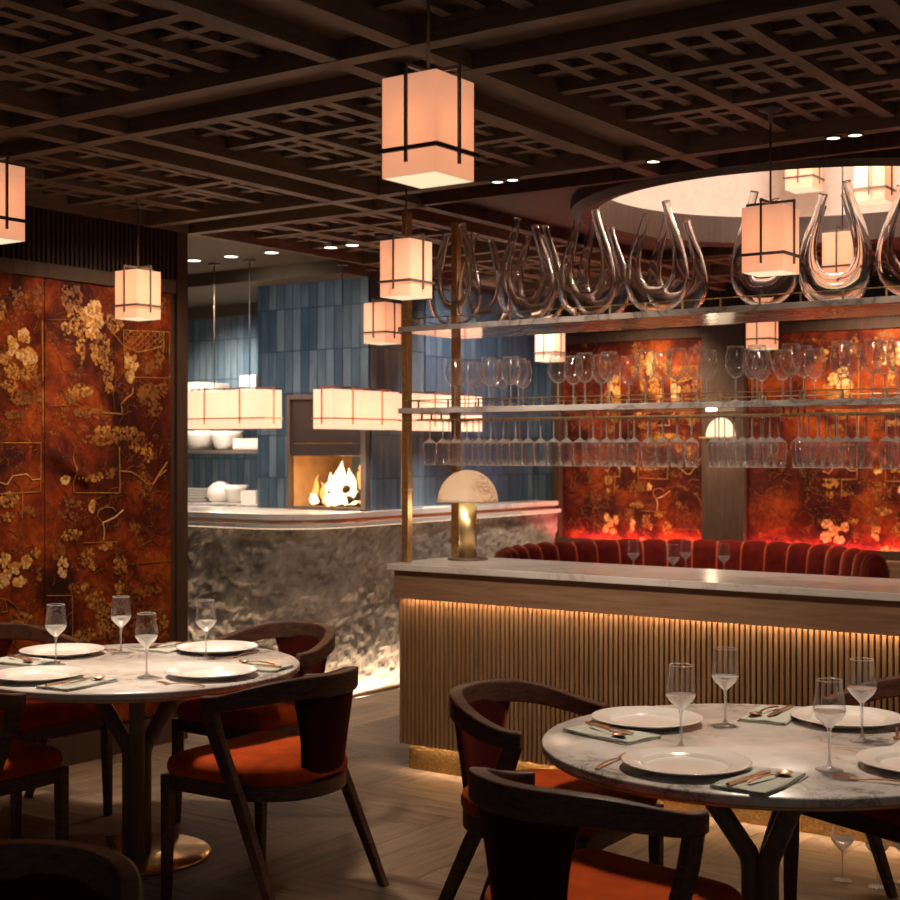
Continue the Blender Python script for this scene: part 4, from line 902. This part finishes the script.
downlight(-5.33, 6.585, 2.84, 'ceiling spot above the end of the kitchen lanterns', .04)
downlight(-6.663, 6.579, 2.85, 'kitchen ceiling spot closest to the tapestry wall', .045)
downlight(-6.33, 6.58, 2.85, 'kitchen ceiling spot between the two lantern rods', .045)
downlight(-5.993, 6.594, 2.85, 'kitchen ceiling spot closest to the coffers', .045)

# ================================================================ lounge booth behind the bar
bo = thing('booth_sofa', 'curved booth in dark red velvet with vertical channels behind the bar', 'sofa', (-4.0, 8.4, 0))
A0, A1 = math.radians(-148), math.radians(14); A0 += 2*PI; A0, A1 = A1, A0   # from 14 deg through 90 to 212
NCH = 22; b = MB(); pi = MB(); rg = []; m = NCH*10
for i in range(m+1):
    a = A0+(A1-A0)*i/m; ph = (i % 10)/10; bul = .032*math.sin(PI*ph)**.6; ch = []
    ed = min(1, min(i, m-i)/8); ed = math.sin(ed*PI/2)
    for (r, z, k) in ((1.06, .42, 0), (1.085, .46, -1), (1.115, .60, -1), (1.135, .74, -1), (1.15, .85, -.9), (1.165, .90, -.5), (1.20, .925, .0), (1.24, .90, .6), (1.26, .82, 1), (1.26, .30, 1), (1.26, .08, 0), (1.10, .08, 0)):
        rr_ = r+k*bul*(1 if k < 0 else .8); zz = z+(bul*.6 if z > .8 else 0)
        rm = 1.16; ch.append(((rm+(rr_-rm)*(.35+.65*ed))*math.cos(a), (rm+(rr_-rm)*(.35+.65*ed))*math.sin(a), zz-.06*(1-ed)*(z > .5)))
    rg.append(ch)
b.rings(rg); b.build('backrest', 'booth', bo)
for c in range(1, NCH):
    a = A0+(A1-A0)*c/NCH; ca, sa = math.cos(a), math.sin(a)
    pi.tube([(r*ca, r*sa, z) for r, z in ((1.088, .46), (1.112, .60), (1.132, .74), (1.145, .85), (1.162, .902), (1.20, .928), (1.243, .90), (1.265, .82))], .006, 6)
pi.build('lit_seams', 'lit_seams', bo)  # thin tubes shaped to imitate the light on the seams
b = MB(); n = 60; vs = []
prof = [(1.10, .12), (.62, .12), (.60, .16), (.60, .40), (.63, .45), (.70, .465), (1.10, .46)]
rg = [[(r*math.cos(A0+.05+(A1-A0-.1)*i/n), r*math.sin(A0+.05+(A1-A0-.1)*i/n), z) for r, z in prof] for i in range(n+1)]
b.rings(rg); b.build('seat', 'booth', bo)
b = MB(); rg = [[(r*math.cos(A0+.05+(A1-A0-.1)*i/n), r*math.sin(A0+.05+(A1-A0-.1)*i/n), z) for r, z in ((1.2, 0), (.68, 0), (.68, .12), (1.2, .12))] for i in range(n+1)]
b.rings(rg, smooth=False); b.build('base', 'walnut', bo)
t = thing('booth_table', 'round table inside the red booth, hidden by the bar, carrying four glasses', 'table', (-4.06, 8.42, 0))
b = MB(); b.lathe([(.001, .72), (.50, .72), (.505, .725), (.505, .75), (.001, .75)], 64); b.build('tabletop', 'marble', t)
b = MB(); b.lathe([(.22, .0005), (.22, .012), (.05, .02), (.045, .70), (.10, .7195), (.001, .7195)], 32); b.build('pedestal', 'brass', t)
for x, y, lab in ((-4.38, 8.40, 'by itself, nearest the blue tiles'), (-4.005, 8.23, 'front one of the close pair'), (-4.12, 8.66, 'rear one of the close pair'), (-3.785, 8.53, 'by itself, nearest the picture edge')):
    KT.put((x, y, .7502), 0, 'wine glass on the booth table before red velvet, '+lab, 'wine glasses on the booth table')
b = MB(); b.box(-5.765, 2.0, 9.70, 9.805, 0, .87); b.box(-5.765, 2.0, 9.70, 9.715, .87, .90); o = b.build('trim_8', 'dark'); struct(o)
b = MB(); b.box(-5.70, 1.5, 9.784, 9.796, .871, .880); o = b.build('red_light_strip', 'ledr'); tag(o, 'glowing red light strip along the wall behind the booth', 'light strip')
o = MB(); o.box(-3.02, -.6, 9.30, 9.36, 0, .86); o = o.build('low_screen', 'apron', bevel=.006); tag(o, 'low wooden screen beyond the end of the red booth', 'screen')
# wall light on the pillar
sl = thing('wall_light', 'half dome alabaster wall light on the pillar behind the hanging glasses', 'lamp', (-4.36, BY-.071, 1.70))
b = MB(); rg = []
for k in range(13):
    e = PI/2*k/12; r = .115*math.cos(e)+.0005; z = .145*math.sin(e); rg.append([(r*math.cos(a), -abs(r*math.sin(a))*.9-.004, z) for a in [PI*q/20 for q in range(21)]])
n = 21; vs = [p for q in rg for p in q]; b.add(vs, [(i*n+k, i*n+k+1, (i+1)*n+k+1, (i+1)*n+k) for i in range(12) for k in range(n-1)], True); b.build('shade', 'alab', sl, fix=False)
b = MB(); b.box(-.13, .13, -.118, 0, -.012, -.001); b.build('bracket', 'brass', sl)
lamp('POINT', 'wall_light_glow', (-4.36, BY-.25, 1.62), 2.2, WARM, .04)
